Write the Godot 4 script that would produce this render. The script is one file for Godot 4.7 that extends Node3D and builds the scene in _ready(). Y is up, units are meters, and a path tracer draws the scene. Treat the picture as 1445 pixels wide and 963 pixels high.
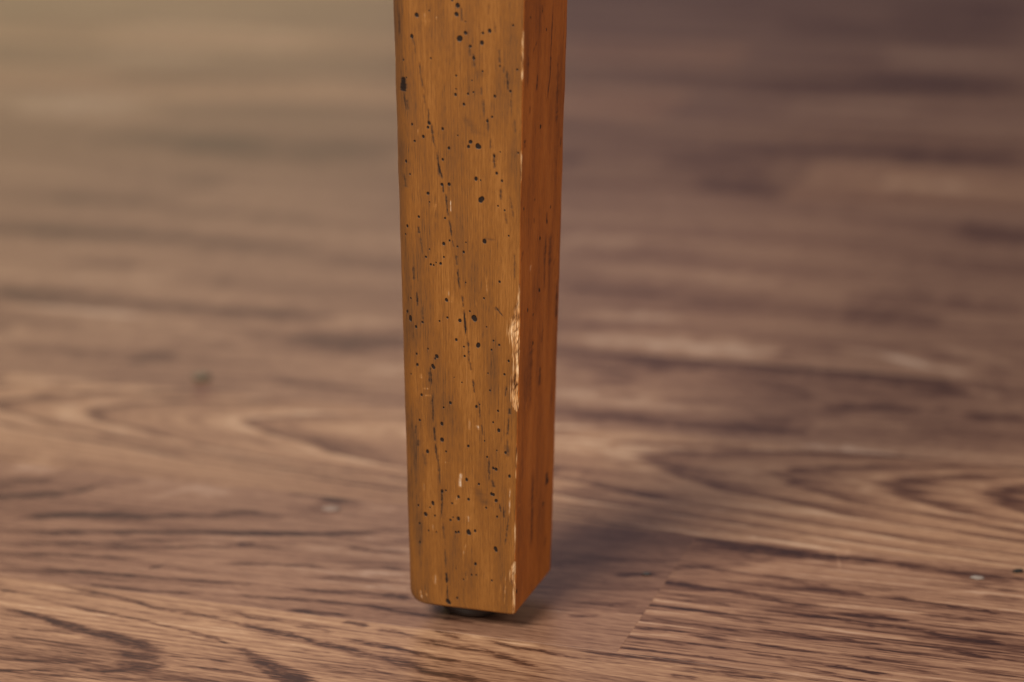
extends Node3D
# A worn, tapered wooden furniture leg on a plank-patterned floor. Metres; the leg's foot stands at the origin.

const SEAM := 0.0213          # front edge of the row of planks that the leg stands on
const ROW := 0.09             # width of a plank
const LEG_H := 0.205          # height that one length of the leg's texture covers
var tw := 1024
var th := 2048
var dark := PackedFloat32Array()   # marks on the leg, + dark, - pale
var floor_strokes := []
var leg_relief: ImageTexture


func _ready() -> void:
	# ---- camera
	var cam := Camera3D.new()
	cam.name = "camera"
	cam.transform = Transform3D(Basis(Vector3(0.943559, -0.026225, -0.330163), Vector3(-0.074959, 0.954085, -0.290005), Vector3(0.322609, 0.298386, 0.898270)), Vector3(0.2157, 0.27219, 0.5673))
	var lens := CameraAttributesPhysical.new()
	lens.frustum_focal_length = 77.26
	lens.frustum_near = 0.02
	lens.frustum_far = 60.0
	lens.frustum_focus_distance = 0.615
	lens.exposure_aperture = 6.4
	cam.attributes = lens
	add_child(cam)
	cam.fov = 17.6576
	cam.near = 0.02
	cam.far = 60.0
	cam.current = true
	# ---- air, lamps, exposure
	var e := Environment.new()
	e.background_mode = Environment.BG_COLOR
	e.background_color = Color(0.42, 0.38, 0.44)
	e.background_energy_multiplier = 0.62
	e.tonemap_mode = Environment.TONE_MAPPER_LINEAR
	e.tonemap_exposure = 1.0
	e.sdfgi_enabled = true
	e.ssao_enabled = true
	e.ssil_enabled = true
	var w := WorldEnvironment.new()
	w.name = "world_environment"
	w.environment = e
	add_child(w)
	lamp("front_lamp_light", Vector3(-0.36, 1.05, 0.92), Vector3(0.0, 0.05, 0.0), Vector2(0.6, 0.5), Color(1.0, 0.94, 0.86), 2.7)
	lamp("right_fill_light", Vector3(1.3, 0.9, 0.75), Vector3(0.0, 0.05, 0.0), Vector2(0.9, 0.9), Color(1.0, 0.92, 0.82), 1.15)  # added fill that brightens the leg's right face
	lamp("far_lamp_light", Vector3(-2.95, 0.42, -4.0), Vector3(-0.7, 0.0, -0.9), Vector2(2.7, 0.65), Color(1.0, 0.87, 0.62), 1.55)
	lamp("far_fill_light", Vector3(-1.5, 1.7, -3.3), Vector3(-0.2, 0.0, -0.5), Vector2(1.6, 1.1), Color(0.97, 0.87, 0.92), 0.26)  # unseen panel added to give the floor a mauve sheen, no real window
	# ---- floor, then the leg, then the small things lying about
	build_floor()
	build_leg()
	build_crumbs()


func lamp(called: String, from: Vector3, to: Vector3, size: Vector2, color: Color, energy: float) -> void:
	var l := AreaLight3D.new()
	l.name = called
	l.area_size = size
	l.light_color = color
	l.light_energy = energy
	l.area_range = 30.0
	l.shadow_enabled = true
	add_child(l)
	l.look_at_from_position(from, to)


func hash1(n: float) -> float:
	return fposmod(sin(n * 127.1 + 11.7) * 43758.5453, 1.0)


# Noise bytes for a w x h picture, stretched so that a feature is about (fx, fy) pixels.
func noise_bytes(w: int, h: int, fx: float, fy: float, sd: int, octaves := 2) -> PackedByteArray:
	var n := FastNoiseLite.new()
	n.noise_type = FastNoiseLite.TYPE_SIMPLEX_SMOOTH
	n.seed = sd
	n.frequency = 0.25
	n.fractal_octaves = octaves
	var a := maxi(4, int(w / fx * 4.0))
	var b := maxi(4, int(h / fy * 4.0))
	var im := n.get_image(mini(a, w), mini(b, h), false, false, true)
	im.convert(Image.FORMAT_L8)
	im.resize(w, h, Image.INTERPOLATE_CUBIC)
	return im.get_data()


# 256 colours (sRGB bytes) along a ramp of [position, linear colour].
func ramp(stops: Array) -> PackedByteArray:
	var out := PackedByteArray()
	out.resize(768)
	for i in 256:
		var t := i / 255.0
		var k := 0
		while k < stops.size() - 2 and t > stops[k + 1][0]:
			k += 1
		var f := clampf((t - stops[k][0]) / (stops[k + 1][0] - stops[k][0]), 0.0, 1.0)
		var a: Color = stops[k][1]
		var b: Color = stops[k + 1][1]
		var c := a.lerp(b, f).linear_to_srgb()
		out[i * 3] = int(clampf(c.r, 0, 1) * 255.0 + 0.5)
		out[i * 3 + 1] = int(clampf(c.g, 0, 1) * 255.0 + 0.5)
		out[i * 3 + 2] = int(clampf(c.b, 0, 1) * 255.0 + 0.5)
	return out


func obj(called: String, m: Mesh, parent: Node) -> MeshInstance3D:
	var o := MeshInstance3D.new()
	o.name = called
	o.mesh = m
	parent.add_child(o, true)
	return o


# =====================================================================  FLOOR
func grain(row: int, strength: float, width: float, pts: Array) -> void:
	floor_strokes.append([row, strength, width, pts])


# Arched ('cathedral') figure of flat-sawn boards, by row: way it opens along x, middle line z (mm), how blunt, tips x (mm), strength.
const ARCHES := {
	-1: [-1.0, 62.0, 0.20, [-150.0, -74.0, -30.0, 50.0, 120.0, 190.0], 0.13],
	0: [-1.0, -66.0, 0.055, [-162.0, -72.0, 0.0, 70.0, 150.0, 240.0], 0.16],
	1: [1.0, -130.0, 0.085, [-280.0, -240.0, -199.0, -130.0, -60.0, 18.0, 65.0, 101.0, 134.0, 170.0, 200.0], 0.40],
	2: [-1.0, -215.0, 0.12, [-300.0, -190.0, -120.0, -20.0, 60.0, 150.0], 0.14],
	3: [1.0, -262.0, 0.06, [-420.0, -330.0, -200.0, -90.0, 40.0, 120.0], 0.12],
}


func arch_profile(tips: Array, sd: int) -> PackedFloat32Array:
	# darkness by ring distance, 0.5 mm steps from -1500 to +1500 mm
	var p := PackedFloat32Array()
	p.resize(6000)
	var n := FastNoiseLite.new()
	n.seed = sd
	n.frequency = 1.0
	for i in 6000:
		var q := i * 0.5 - 1500.0
		var v := 0.55 * maxf(0.0, n.get_noise_1d(q / 22.0)) + 0.35 * n.get_noise_1d(q / 9.0)
		for t in tips:
			var d: float = q - t
			v += exp(-(d / 4.0) * (d / 4.0)) if d < 0.0 else 0.9 * exp(-d / 13.0)
			if d < -3.0:
				v -= 0.35 * exp(-absf(d + 10.0) / 7.0)
		p[i] = v
	return p


func floor_texture(row: int, x0: float, x1: float, w: int, h: int, ramps: Array, joint: float, bands: float, lines: float) -> ImageTexture:
	var buf := PackedFloat32Array()
	buf.resize(w * h)
	var zb := SEAM - ROW * (row + 1)
	var pxx := w / (x1 - x0)
	var pxz := h / ROW
	var wob := FastNoiseLite.new()
	wob.seed = 77 + row
	wob.frequency = 1.0
	var number := 0
	for s in floor_strokes:
		number += 1
		if s[0] != row and s[0] != 99:
			continue
		var pts: Array = s[3]
		var last := pts.size() - 1
		var total := 0.0
		for i in last:
			total += absf(pts[i + 1].x - pts[i].x)
		var run := 0.0
		for i in last:
			var a: Vector2 = pts[i] * 0.001
			var b: Vector2 = pts[i + 1] * 0.001
			if i == 0 and absf(a.x - joint) < 0.012 and b.x > joint:
				a.x = joint
			var ta := run / maxf(total, 0.001)
			run += absf(pts[i + 1].x - pts[i].x)
			var tb := run / maxf(total, 0.001)
			if a.x > b.x:
				var c := a; a = b; b = c
				var tc := ta; ta = tb; tb = tc
			var c0 := clampi(ceili((a.x - x0) * pxx), 0, w)
			var c1 := clampi(ceili((b.x - x0) * pxx), 0, w)
			var half: float = s[2] * 0.001 * (0.75 if row <= 0 else (0.95 if row == 1 else 0.9))
			if row <= 0 and half > 0.0030:
				half = 0.0030 + (half - 0.0030) * 0.5
			for col in range(c0, c1):
				var x := x0 + col / pxx
				if s[0] != 99 and joint < 9.0 and ((x < joint) != (a.x < joint)):
					continue
				var t := (x - a.x) / maxf(b.x - a.x, 1e-6)
				var along := lerpf(ta, tb, t)
				var least := 0.2 if row <= 0 else 0.5
				if joint < 9.0 and along < 0.3 and absf(pts[0].x * 0.001 - joint) < 0.012:
					least = 1.0
				var lift := least + (1.0 - least) * smoothstep(0.0, 0.22, along) * smoothstep(1.0, 0.78, along)
				var z := lerpf(a.y, b.y, t) + half * 0.35 * wob.get_noise_2d(x * 90.0, number * 7.3)
				var sg := half * (0.75 + 0.5 * wob.get_noise_2d(x * 60.0, number * 3.1 + 40.0)) * (0.55 + 0.45 * lift)
				var k: float = s[1] * lift
				var r0 := clampi(int((z - sg * 2.2 - zb) * pxz), 0, h)
				var r1 := clampi(int((z + sg * 2.2 - zb) * pxz) + 1, 0, h)
				for r in range(r0, r1):
					var q := ((r + 0.5) / pxz + zb - z) / sg
					buf[r * w + col] += k * exp(-q * q)
	# open pores: short fine dashes along the grain, closer together where the grain is dark
	var pores := PackedFloat32Array()
	pores.resize(w * h)
	if row <= 2:
		var rng := RandomNumberGenerator.new()
		rng.seed = 900 + row
		for n in (9000 if row <= 0 else 5000):
			var px := rng.randi_range(0, w - 1)
			var pz := rng.randf() * h
			var long := int(rng.randf_range(2.0, 9.0) * pxx * 0.001)
			var here := clampf(buf[clampi(int(pz), 0, h - 1) * w + px], 0.0, 1.4)
			var k := rng.randf_range(0.05, 0.30) * (0.45 + 1.5 * here)
			var slope := rng.randf_range(-0.012, 0.012)
			var thick := rng.randf_range(0.10, 0.22) * pxz * 0.001
			for q in long:
				var c := px + q
				if c >= w:
					break
				var z := pz + slope * q
				var kk := k * minf(1.0, minf(q, long - q) / (long * 0.3))
				for r in range(maxi(0, int(z - thick)), mini(h, int(z + thick) + 2)):
					pores[r * w + c] = maxf(pores[r * w + c], kk * clampf(thick + 0.6 - absf(r + 0.5 - z), 0.0, 1.0))
	var mm := pxx * 0.001
	var mz := pxz * 0.001
	var sd := 100 + row * 17
	var band := noise_bytes(w, h, 260.0 * mm, 7.0 * mz, sd, 2)
	var wide := noise_bytes(w, h, 220.0 * mm, 40.0 * mz, sd + 1, 2)
	var tick := noise_bytes(w, h, 15.0 * mm, 0.62 * mz, sd + 2, 2)
	var fine := noise_bytes(w, h, 5.0 * mm, 0.42 * mz, sd + 3, 2)
	var line := noise_bytes(w, h, 130.0 * mm, 1.9 * mz, sd + 4, 2)
	var out := PackedByteArray()
	out.resize(w * h * 3)
	var arch: Array = ARCHES.get(row, [1.0, 0.0, 0.0, [], 0.0])
	var profile := arch_profile(arch[3] if arch[0] > 0.0 else arch[3].map(func(t): return -t), 300 + row)
	var aw: float = arch[0]
	var az: float = arch[1]
	var ab: float = arch[2]
	var ak: float = arch[4]
	var da := 0.06 if row == -1 else 0.20 if row <= 0 else (0.27 if row == 1 else 0.20)
	var db := 0.56 if row == -1 else 0.40 if row <= 0 else (0.22 if row == 1 else 0.10)
	var jc := clampi(int((joint - x0) * pxx), 0, w)
	var left: PackedByteArray = ramps[0]
	var right: PackedByteArray = ramps[1]
	for r in h:
		var at := r * w
		var dz := ((r + 0.5) / pxz + zb) * 1000.0 - az
		var bow := ab * dz * dz
		for c in w:
			var i := at + c
			var g := i
			var calm := 1.0
			if joint < 9.0:
				if c >= jc:      # another piece of wood: its own grain
					g = (h - 1 - r) * w + c
					calm = 1.05
				else:
					calm = 0.55
			var tk := tick[g] / 255.0
			var fn := fine[g] / 255.0
			var bd := (band[g] / 255.0 - 0.5) * bands * calm
			var d := buf[i]
			var ring := aw * (x0 + c / pxx) * 1000.0 - bow + (wide[g] - 128) * 0.10 + (band[g] - 128) * 0.05 + (tk - 0.5) * 5.0 + (77.0 if g != i else 0.0)
			var cath := profile[clampi(int((ring + 1500.0) * 2.0), 0, 5999)]
			var m := 0.56 - ak * (cath - 0.25) * (0.65 + 0.7 * tk) + (wide[i] / 255.0 - 0.5) * 0.26 + bd * (0.45 + 0.6 * tk) + (fn - 0.5) * 0.16
			m -= maxf(0.0, tk - 0.56) * 1.3 * fn
			m += (line[g] / 255.0 - 0.5) * lines * calm * (0.5 + tk) - pores[i]
			if d > 0.0:
				d *= 0.78 if g != i else 1.0
				m -= d * (da + db * (0.45 * tk + 0.75 * smoothstep(0.25, 0.75, fn))) if row <= 0 else d * (da + db * tk)
			else:
				m -= d * (0.20 + 0.22 * (1.0 - tk))
			var v := clampi(int(m * 255.0), 0, 255) * 3
			var o := i * 3
			if c < jc:
				out[o] = left[v]; out[o + 1] = left[v + 1]; out[o + 2] = left[v + 2]
			else:
				out[o] = right[v]; out[o + 1] = right[v + 1]; out[o + 2] = right[v + 2]
	return ImageTexture.create_from_image(Image.create_from_data(w, h, false, Image.FORMAT_RGB8, out))


func floor_ramp(tint: Color) -> PackedByteArray:
	var t := func(r: float, g: float, b: float) -> Color: return Color(r * tint.r, g * tint.g, b * tint.b)
	return ramp([[0.0, t.call(0.036, 0.017, 0.012)], [0.25, t.call(0.098, 0.047, 0.030)], [0.5, t.call(0.250, 0.146, 0.096)], [0.72, t.call(0.385, 0.246, 0.160)], [1.0, t.call(0.60, 0.46, 0.36)]])


func plank_mesh(x0: float, x1: float, z0: float, z1: float, u0: float, u1: float) -> ArrayMesh:
	# top face, chamfers all round, sides; u runs along, v across
	var g := 0.000005
	var c := 0.00005
	var y := 0.0
	var outer := [Vector3(x0 + g, 0, z0 + g), Vector3(x1 - g, 0, z0 + g), Vector3(x1 - g, 0, z1 - g), Vector3(x0 + g, 0, z1 - g)]
	var inner := [Vector3(x0 + g + c, y, z0 + g + c), Vector3(x1 - g - c, y, z0 + g + c), Vector3(x1 - g - c, y, z1 - g - c), Vector3(x0 + g + c, y, z1 - g - c)]
	var st := SurfaceTool.new()
	st.begin(Mesh.PRIMITIVE_TRIANGLES)
	st.set_smooth_group(-1)
	var put := func(p: Vector3) -> void:
		st.set_uv(Vector2(lerpf(u0, u1, (p.x - x0) / (x1 - x0)), clampf((p.z - z0) / (z1 - z0), 0.004, 0.996)))
		st.add_vertex(p)
	var quad := func(a: Vector3, b: Vector3, d: Vector3, f: Vector3) -> void:
		put.call(a); put.call(b); put.call(d)
		put.call(a); put.call(d); put.call(f)
	quad.call(inner[0], inner[1], inner[2], inner[3])
	for i in 4:
		var a: Vector3 = outer[i]
		var b: Vector3 = outer[(i + 1) % 4]
		var low := Vector3(0, -c, 0)
		quad.call(a + low, b + low, inner[(i + 1) % 4], inner[i])
		quad.call(a + Vector3(0, -0.007, 0), b + Vector3(0, -0.007, 0), b + low, a + low)
	st.generate_normals()
	return st.commit()


func build_floor() -> void:
	floor_data()
	var slab := BoxMesh.new()
	slab.size = Vector3(3.2, 0.02, 3.3)
	var base := obj("floor", slab, self)
	base.position = Vector3(-0.25, -0.0172, -0.98)
	var under := StandardMaterial3D.new()
	under.albedo_color = Color(0.08, 0.05, 0.04).linear_to_srgb()
	under.roughness = 0.9
	base.material_override = under
	base.set_meta("kind", "structure")
	base.set_meta("label", "brown wood grain plank floor under the furniture leg")
	var tan_ramp := floor_ramp(Color(1.12, 1.09, 1.02))
	var mauve := floor_ramp(Color(0.82, 0.765, 0.765))
	var brown := floor_ramp(Color(0.84, 0.80, 0.76))
	var pale := floor_ramp(Color(1.22, 1.16, 1.08))  # lighter tint that paints sheen into the far left planks
	var lined := floor_ramp(Color(0.93, 0.87, 0.84))
	var mid := floor_ramp(Color(0.95, 0.93, 0.92))
	var materials := {}
	var windows := {}
	for k in range(-1, 13):
		var near := k <= 1
		var x0 := -0.26 if near else (-0.44 if k <= 3 else -0.95)
		var x1 := 0.24 if near else (0.22 if k <= 3 else 0.30)
		var w := 2048 if near else (1024 if k <= 3 else 768)
		var h := 384 if near else (192 if k <= 3 else 96)
		var joint := 9.9
		var rs := [mid, mid]
		match k:
			-1: rs = [tan_ramp, tan_ramp]
			0: rs = [mauve, lined]; joint = 0.0487
			1: rs = [tan_ramp, tan_ramp]
			2: rs = [mid, mid]
			6: rs = [brown, tan_ramp]; joint = -0.023
			8, 10: rs = [pale, mid]; joint = -0.14  # paler left part is floor sheen painted in, not a plank joint
			7, 9: rs = [brown, brown]
		var m := StandardMaterial3D.new()
		m.resource_name = "printed_wood_floor"
		m.albedo_texture = floor_texture(k, x0, x1, w, h, rs, joint, 0.26 if k <= 0 else 0.20, 0.50 if k == 0 else (0.30 if k <= 1 else 0.16))
		m.roughness = 0.40
		m.metallic_specular = 0.5
		m.texture_repeat = true
		if k <= 2:
			m.heightmap_enabled = true
			m.heightmap_texture = m.albedo_texture
			m.heightmap_scale = 0.003
		materials[k] = m
		windows[k] = Vector2(x0, x1)
	for k in range(-5, 27):
		var src := k
		if k < -1:
			src = -1 - (k + 6) % 2 * -2
		elif k > 12:
			src = 4 + (k * 5 + 2) % 9
		var slide := 0.0 if src == k else 0.31 * hash1(k + 0.5)
		var joints := [0.22 + 0.2 * hash1(k * 3.7)]
		if k == 0:
			joints = [0.0487]
		elif k == 6:
			joints = [-0.023]
		var xs := [joints[0] - 1.6, joints[0] - 0.8, joints[0], joints[0] + 0.8]
		var cut := [-1.7]
		for x in xs:
			if x > -1.6 and x < 1.2:
				cut.append(x)
		cut.append(1.3)
		var win: Vector2 = windows[src]
		for i in cut.size() - 1:
			var a: float = cut[i]
			var b: float = cut[i + 1]
			var o := obj("plank", plank_mesh(a, b, SEAM - ROW * (k + 1), SEAM - ROW * k, (a + slide - win.x) / (win.y - win.x), (b + slide - win.x) / (win.y - win.x)), base)
			o.position = -base.position
			o.material_override = materials[src]


# =====================================================================  LEG
func streak(strength: float, width: float, p: Array) -> void:
	# p = u, h, u, h ... in millimetres on the unrolled leg; runs up and down the grain
	var sx := tw / 84.0
	var sy := th / (LEG_H * 1000.0)
	var n := p.size() / 2
	var total := 0.0
	for i in n - 1:
		total += absf(p[i * 2 + 3] - p[i * 2 + 1])
	var run := 0.0
	for i in n - 1:
		var a := Vector2(p[i * 2], p[i * 2 + 1])
		var b := Vector2(p[i * 2 + 2], p[i * 2 + 3])
		var level := absf(a.y - b.y) < absf(a.x - b.x)
		var ta := run / maxf(total, 0.01)
		run += absf(a.y - b.y)
		var tb := run / maxf(total, 0.01)
		var half := maxf(width, 0.42) * 0.54
		if level:        # a mark across the grain
			var q0 := clampi(int((minf(a.x, b.x) + 10.0) * sx), 0, tw)
			var q1 := clampi(int((maxf(a.x, b.x) + 10.0) * sx), 0, tw)
			for c in range(q0, q1):
				var t := ((c / sx - 10.0) - a.x) / (b.x - a.x)
				var hh := lerpf(a.y, b.y, t)
				for r in range(clampi(int((LEG_H * 1000.0 - hh - width) * sy), 0, th), clampi(int((LEG_H * 1000.0 - hh + width) * sy), 0, th)):
					var q := (LEG_H * 1000.0 - r / sy - hh) / half
					dark[r * tw + c] += 0.9 * strength * exp(-q * q) * smoothstep(0.0, 0.3, t) * smoothstep(1.0, 0.7, t) * (0.6 + 0.5 * hash1(floorf(c / 6.0) * 1.7))
			continue
		if a.y < b.y:
			var s := a; a = b; b = s
			var ts := ta; ta = tb; tb = ts
		var r0 := clampi(int((LEG_H * 1000.0 - a.y) * sy), 0, th)
		var r1 := clampi(int((LEG_H * 1000.0 - b.y) * sy), 0, th)
		for r in range(r0, r1):
			var t := float(r - r0) / maxf(1.0, r1 - r0)
			var u := lerpf(a.x, b.x, t) + 0.12 * (hash1(floorf(r / 7.0) + a.x) - 0.5)
			var sg := half * (0.6 + 0.8 * hash1(floorf(r / 9.0) * 1.3 + a.y))
			var along := lerpf(ta, tb, t)
			var k := strength * (0.25 + 0.75 * smoothstep(0.0, 0.18, along) * smoothstep(1.0, 0.82, along)) * (0.7 + 0.5 * hash1(floorf(r / 6.0) + a.x * 3.0))
			for c in range(clampi(int((u - sg * 2.2 + 10.0) * sx), 0, tw), clampi(int((u + sg * 2.2 + 10.0) * sx) + 1, 0, tw)):
				var q := ((c + 0.5) / sx - 10.0 - u) / sg
				dark[r * tw + c] += k * exp(-q * q)


func dot(u: float, h: float, rad: float) -> void:
	var sx := tw / 84.0
	var sy := th / (LEG_H * 1000.0)
	var tilt := 0.35 * (hash1(u * 3.1 + h) - 0.3)
	var ry := rad * (1.05 + 0.35 * hash1(u + h * 2.3))
	var rx := rad * 0.95
	for r in range(clampi(int((LEG_H * 1000.0 - h - ry * 1.5) * sy), 0, th), clampi(int((LEG_H * 1000.0 - h + ry * 1.5) * sy) + 1, 0, th)):
		for c in range(clampi(int((u - rx * 1.7 + 10.0) * sx), 0, tw), clampi(int((u + rx * 1.7 + 10.0) * sx) + 1, 0, tw)):
			var dx := ((c + 0.5) / sx - 10.0 - u) / rx
			var dy := (LEG_H * 1000.0 - (r + 0.5) / sy - h) / ry
			var q := sqrt((dx + tilt * dy) * (dx + tilt * dy) + dy * dy)
			dark[r * tw + c] += 3.2 * smoothstep(1.35, 0.7, q)


# Where the front right edge is knocked away: [height, reach on the front, reach on the side] in mm.
const WORN := [[0.0, 0.5, 0.3], [8.0, 0.5, 0.3], [13.0, 0.6, 0.3], [15.0, 0.6, 0.3], [16.0, 1.3, 0.7], [18.5, 1.7, 1.0], [21.0, 1.2, 0.7], [23.0, 0.15, 0.1], [30.0, 0.3, 0.3], [38.0, 0.14, 0.1], [45.0, 0.1, 0.1], [56.0, 0.3, 0.2], [60.0, 0.12, 0.1], [68.6, 0.14, 0.1],
	[69.4, 0.9, 0.5], [70.6, 1.7, 0.9], [73.0, 2.4, 1.0], [76.0, 2.3, 0.8], [80.5, 1.7, 0.5], [83.5, 1.4, 0.7], [85.5, 2.0, 0.9], [87.0, 1.6, 0.6], [89.0, 2.3, 1.0], [91.8, 3.1, 0.8], [95.5, 2.7, 0.6], [97.0, 1.6, 0.4], [98.5, 1.8, 0.4], [100.8, 0.6, 0.35], [103.0, 0.45, 0.3],
	[108.0, 0.12, 0.08], [120.0, 0.1, 0.05], [134.0, 0.1, 0.05], [136.0, 0.26, 0.2], [142.0, 0.26, 0.2], [145.0, 0.1, 0.05], [162.0, 0.1, 0.1], [165.0, 0.36, 0.25], [174.0, 0.4, 0.25], [178.0, 0.12, 0.1], [205.0, 0.2, 0.1], [999.0, 0.2, 0.1]]


# The reach of the wear at height h (mm).
func worn(h: float) -> Vector2:
	var k := 0
	while h > WORN[k + 1][0]:
		k += 1
	var t: float = (h - WORN[k][0]) / (WORN[k + 1][0] - WORN[k][0])
	return Vector2(lerpf(WORN[k][1], WORN[k + 1][1], t), lerpf(WORN[k][2], WORN[k + 1][2], t))


# How deep it is knocked in, 0 to about 1, s mm from the edge (s < 0 on the front face).
func chip(w: Vector2, s: float) -> float:
	var wd := w.x if s < 0.0 else w.y
	return clampf(1.0 - absf(s) / wd, 0.0, 1.0) * minf(1.0, w.x / 2.6)


func leg_texture() -> ImageTexture:
	dark.resize(tw * th)
	leg_data()
	var sx := tw / 84.0
	var sy := th / (LEG_H * 1000.0)
	var fibre := noise_bytes(tw, th, 0.34 * sx, 26.0 * sy, 5, 2)
	var hair := noise_bytes(tw, th, 0.20 * sx, 3.5 * sy, 6, 1)
	var broad := noise_bytes(tw, th, 9.0 * sx, 45.0 * sy, 7, 3)
	var blot := noise_bytes(tw, th, 6.0 * sx, 26.0 * sy, 8, 3)
	var chipn := noise_bytes(tw, th, 0.42 * sx, 10.0 * sy, 9, 3)
	var front := ramp([[0.0, Color(0.012, 0.007, 0.005)], [0.22, Color(0.085, 0.040, 0.016)], [0.5, Color(0.196, 0.078, 0.0145)], [0.7, Color(0.290, 0.129, 0.030)], [1.0, Color(0.50, 0.41, 0.33)]])
	var side := ramp([[0.0, Color(0.012, 0.006, 0.005)], [0.22, Color(0.100, 0.030, 0.012)], [0.5, Color(0.375, 0.115, 0.0175)], [0.7, Color(0.49, 0.172, 0.033)], [1.0, Color(0.60, 0.42, 0.28)]])
	var raw := ramp([[0.0, Color(0.10, 0.040, 0.014)], [0.3, Color(0.29, 0.13, 0.042)], [0.55, Color(0.46, 0.245, 0.092)], [1.0, Color(0.74, 0.54, 0.33)]])
	var edge_row := PackedFloat32Array()
	var out := PackedByteArray()
	out.resize(tw * th * 3)
	var relief := PackedByteArray()
	relief.resize(tw * th)
	var ec := int((34.0 + 10.0) * sx)
	var near := int(5.0 * sx)
	for r in th:
		var h := LEG_H * 1000.0 - r / sy
		var wr := worn(h)
		for c in tw:
			var i := r * tw + c
			var fb := fibre[i] / 255.0 - 0.5
			var hr := hair[i] / 255.0 - 0.5
			var u := c / sx - 10.0
			var m := 0.5 + (broad[i] / 255.0 - 0.5) * 0.24 + fb * 0.25 + hr * 0.12
			var bl := blot[i] / 255.0
			if bl > 0.62:
				m -= (bl - 0.62) * 0.22
			if u < 8.0:        # patchily darker towards the rounded left edge
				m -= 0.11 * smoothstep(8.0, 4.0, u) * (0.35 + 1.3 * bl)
			if hr < -0.27 and fb < -0.05:
				m -= 0.07
			var d := dark[i]
			relief[i] = int(clampf(0.72 + fb * 0.16 + hr * 0.08 - clampf(d, 0.0, 2.0) * 0.28, 0.0, 1.0) * 255.0)
			if d > 0.0:
				m -= d * 0.50 * (0.9 + fb)
			elif d < 0.0:
				m -= d * 0.44 * (0.7 + 1.8 * fb + 1.2 * hr)
			var o := i * 3
			if absi(c - ec) < near:
				var s := (c - ec) / sx
				var wd := wr.x if s < 0.0 else wr.y
				var cn := chipn[i] / 255.0 - 0.5
				var k := 1.0 - absf(s) / wd + cn * clampf(wd * 1.6, 0.2, 1.0)
				if k > 0.02 and wd > 0.16:
					var grey := smoothstep(0.55, 0.05, k) * smoothstep(1.5, 2.4, wd) * smoothstep(76.0, 86.0, h)
					var q := clampi(int((0.50 + cn * 0.9 + hr * 0.7 + fb * 0.7 + 0.16 * sin(h * 0.62 + 1.0) - 0.06 + 0.16 * (k - 0.4)) * 255.0), 0, 255) * 3
					var f := smoothstep(0.02, 0.2, k) * (1.0 - 0.55 * grey)
					var vv := clampi(int(m * 255.0), 0, 255) * 3
					var base := front if c < ec else side
					for j in 3:
						out[o + j] = int(lerpf(base[vv + j], raw[q + j], f))
					continue
			var v := clampi(int(m * 255.0), 0, 255) * 3
			if c < ec:
				out[o] = front[v]; out[o + 1] = front[v + 1]; out[o + 2] = front[v + 2]
			else:
				out[o] = side[v]; out[o + 1] = side[v + 1]; out[o + 2] = side[v + 2]
	leg_relief = ImageTexture.create_from_image(Image.create_from_data(tw, th, false, Image.FORMAT_L8, relief))
	return ImageTexture.create_from_image(Image.create_from_data(tw, th, false, Image.FORMAT_RGB8, out))


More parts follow.
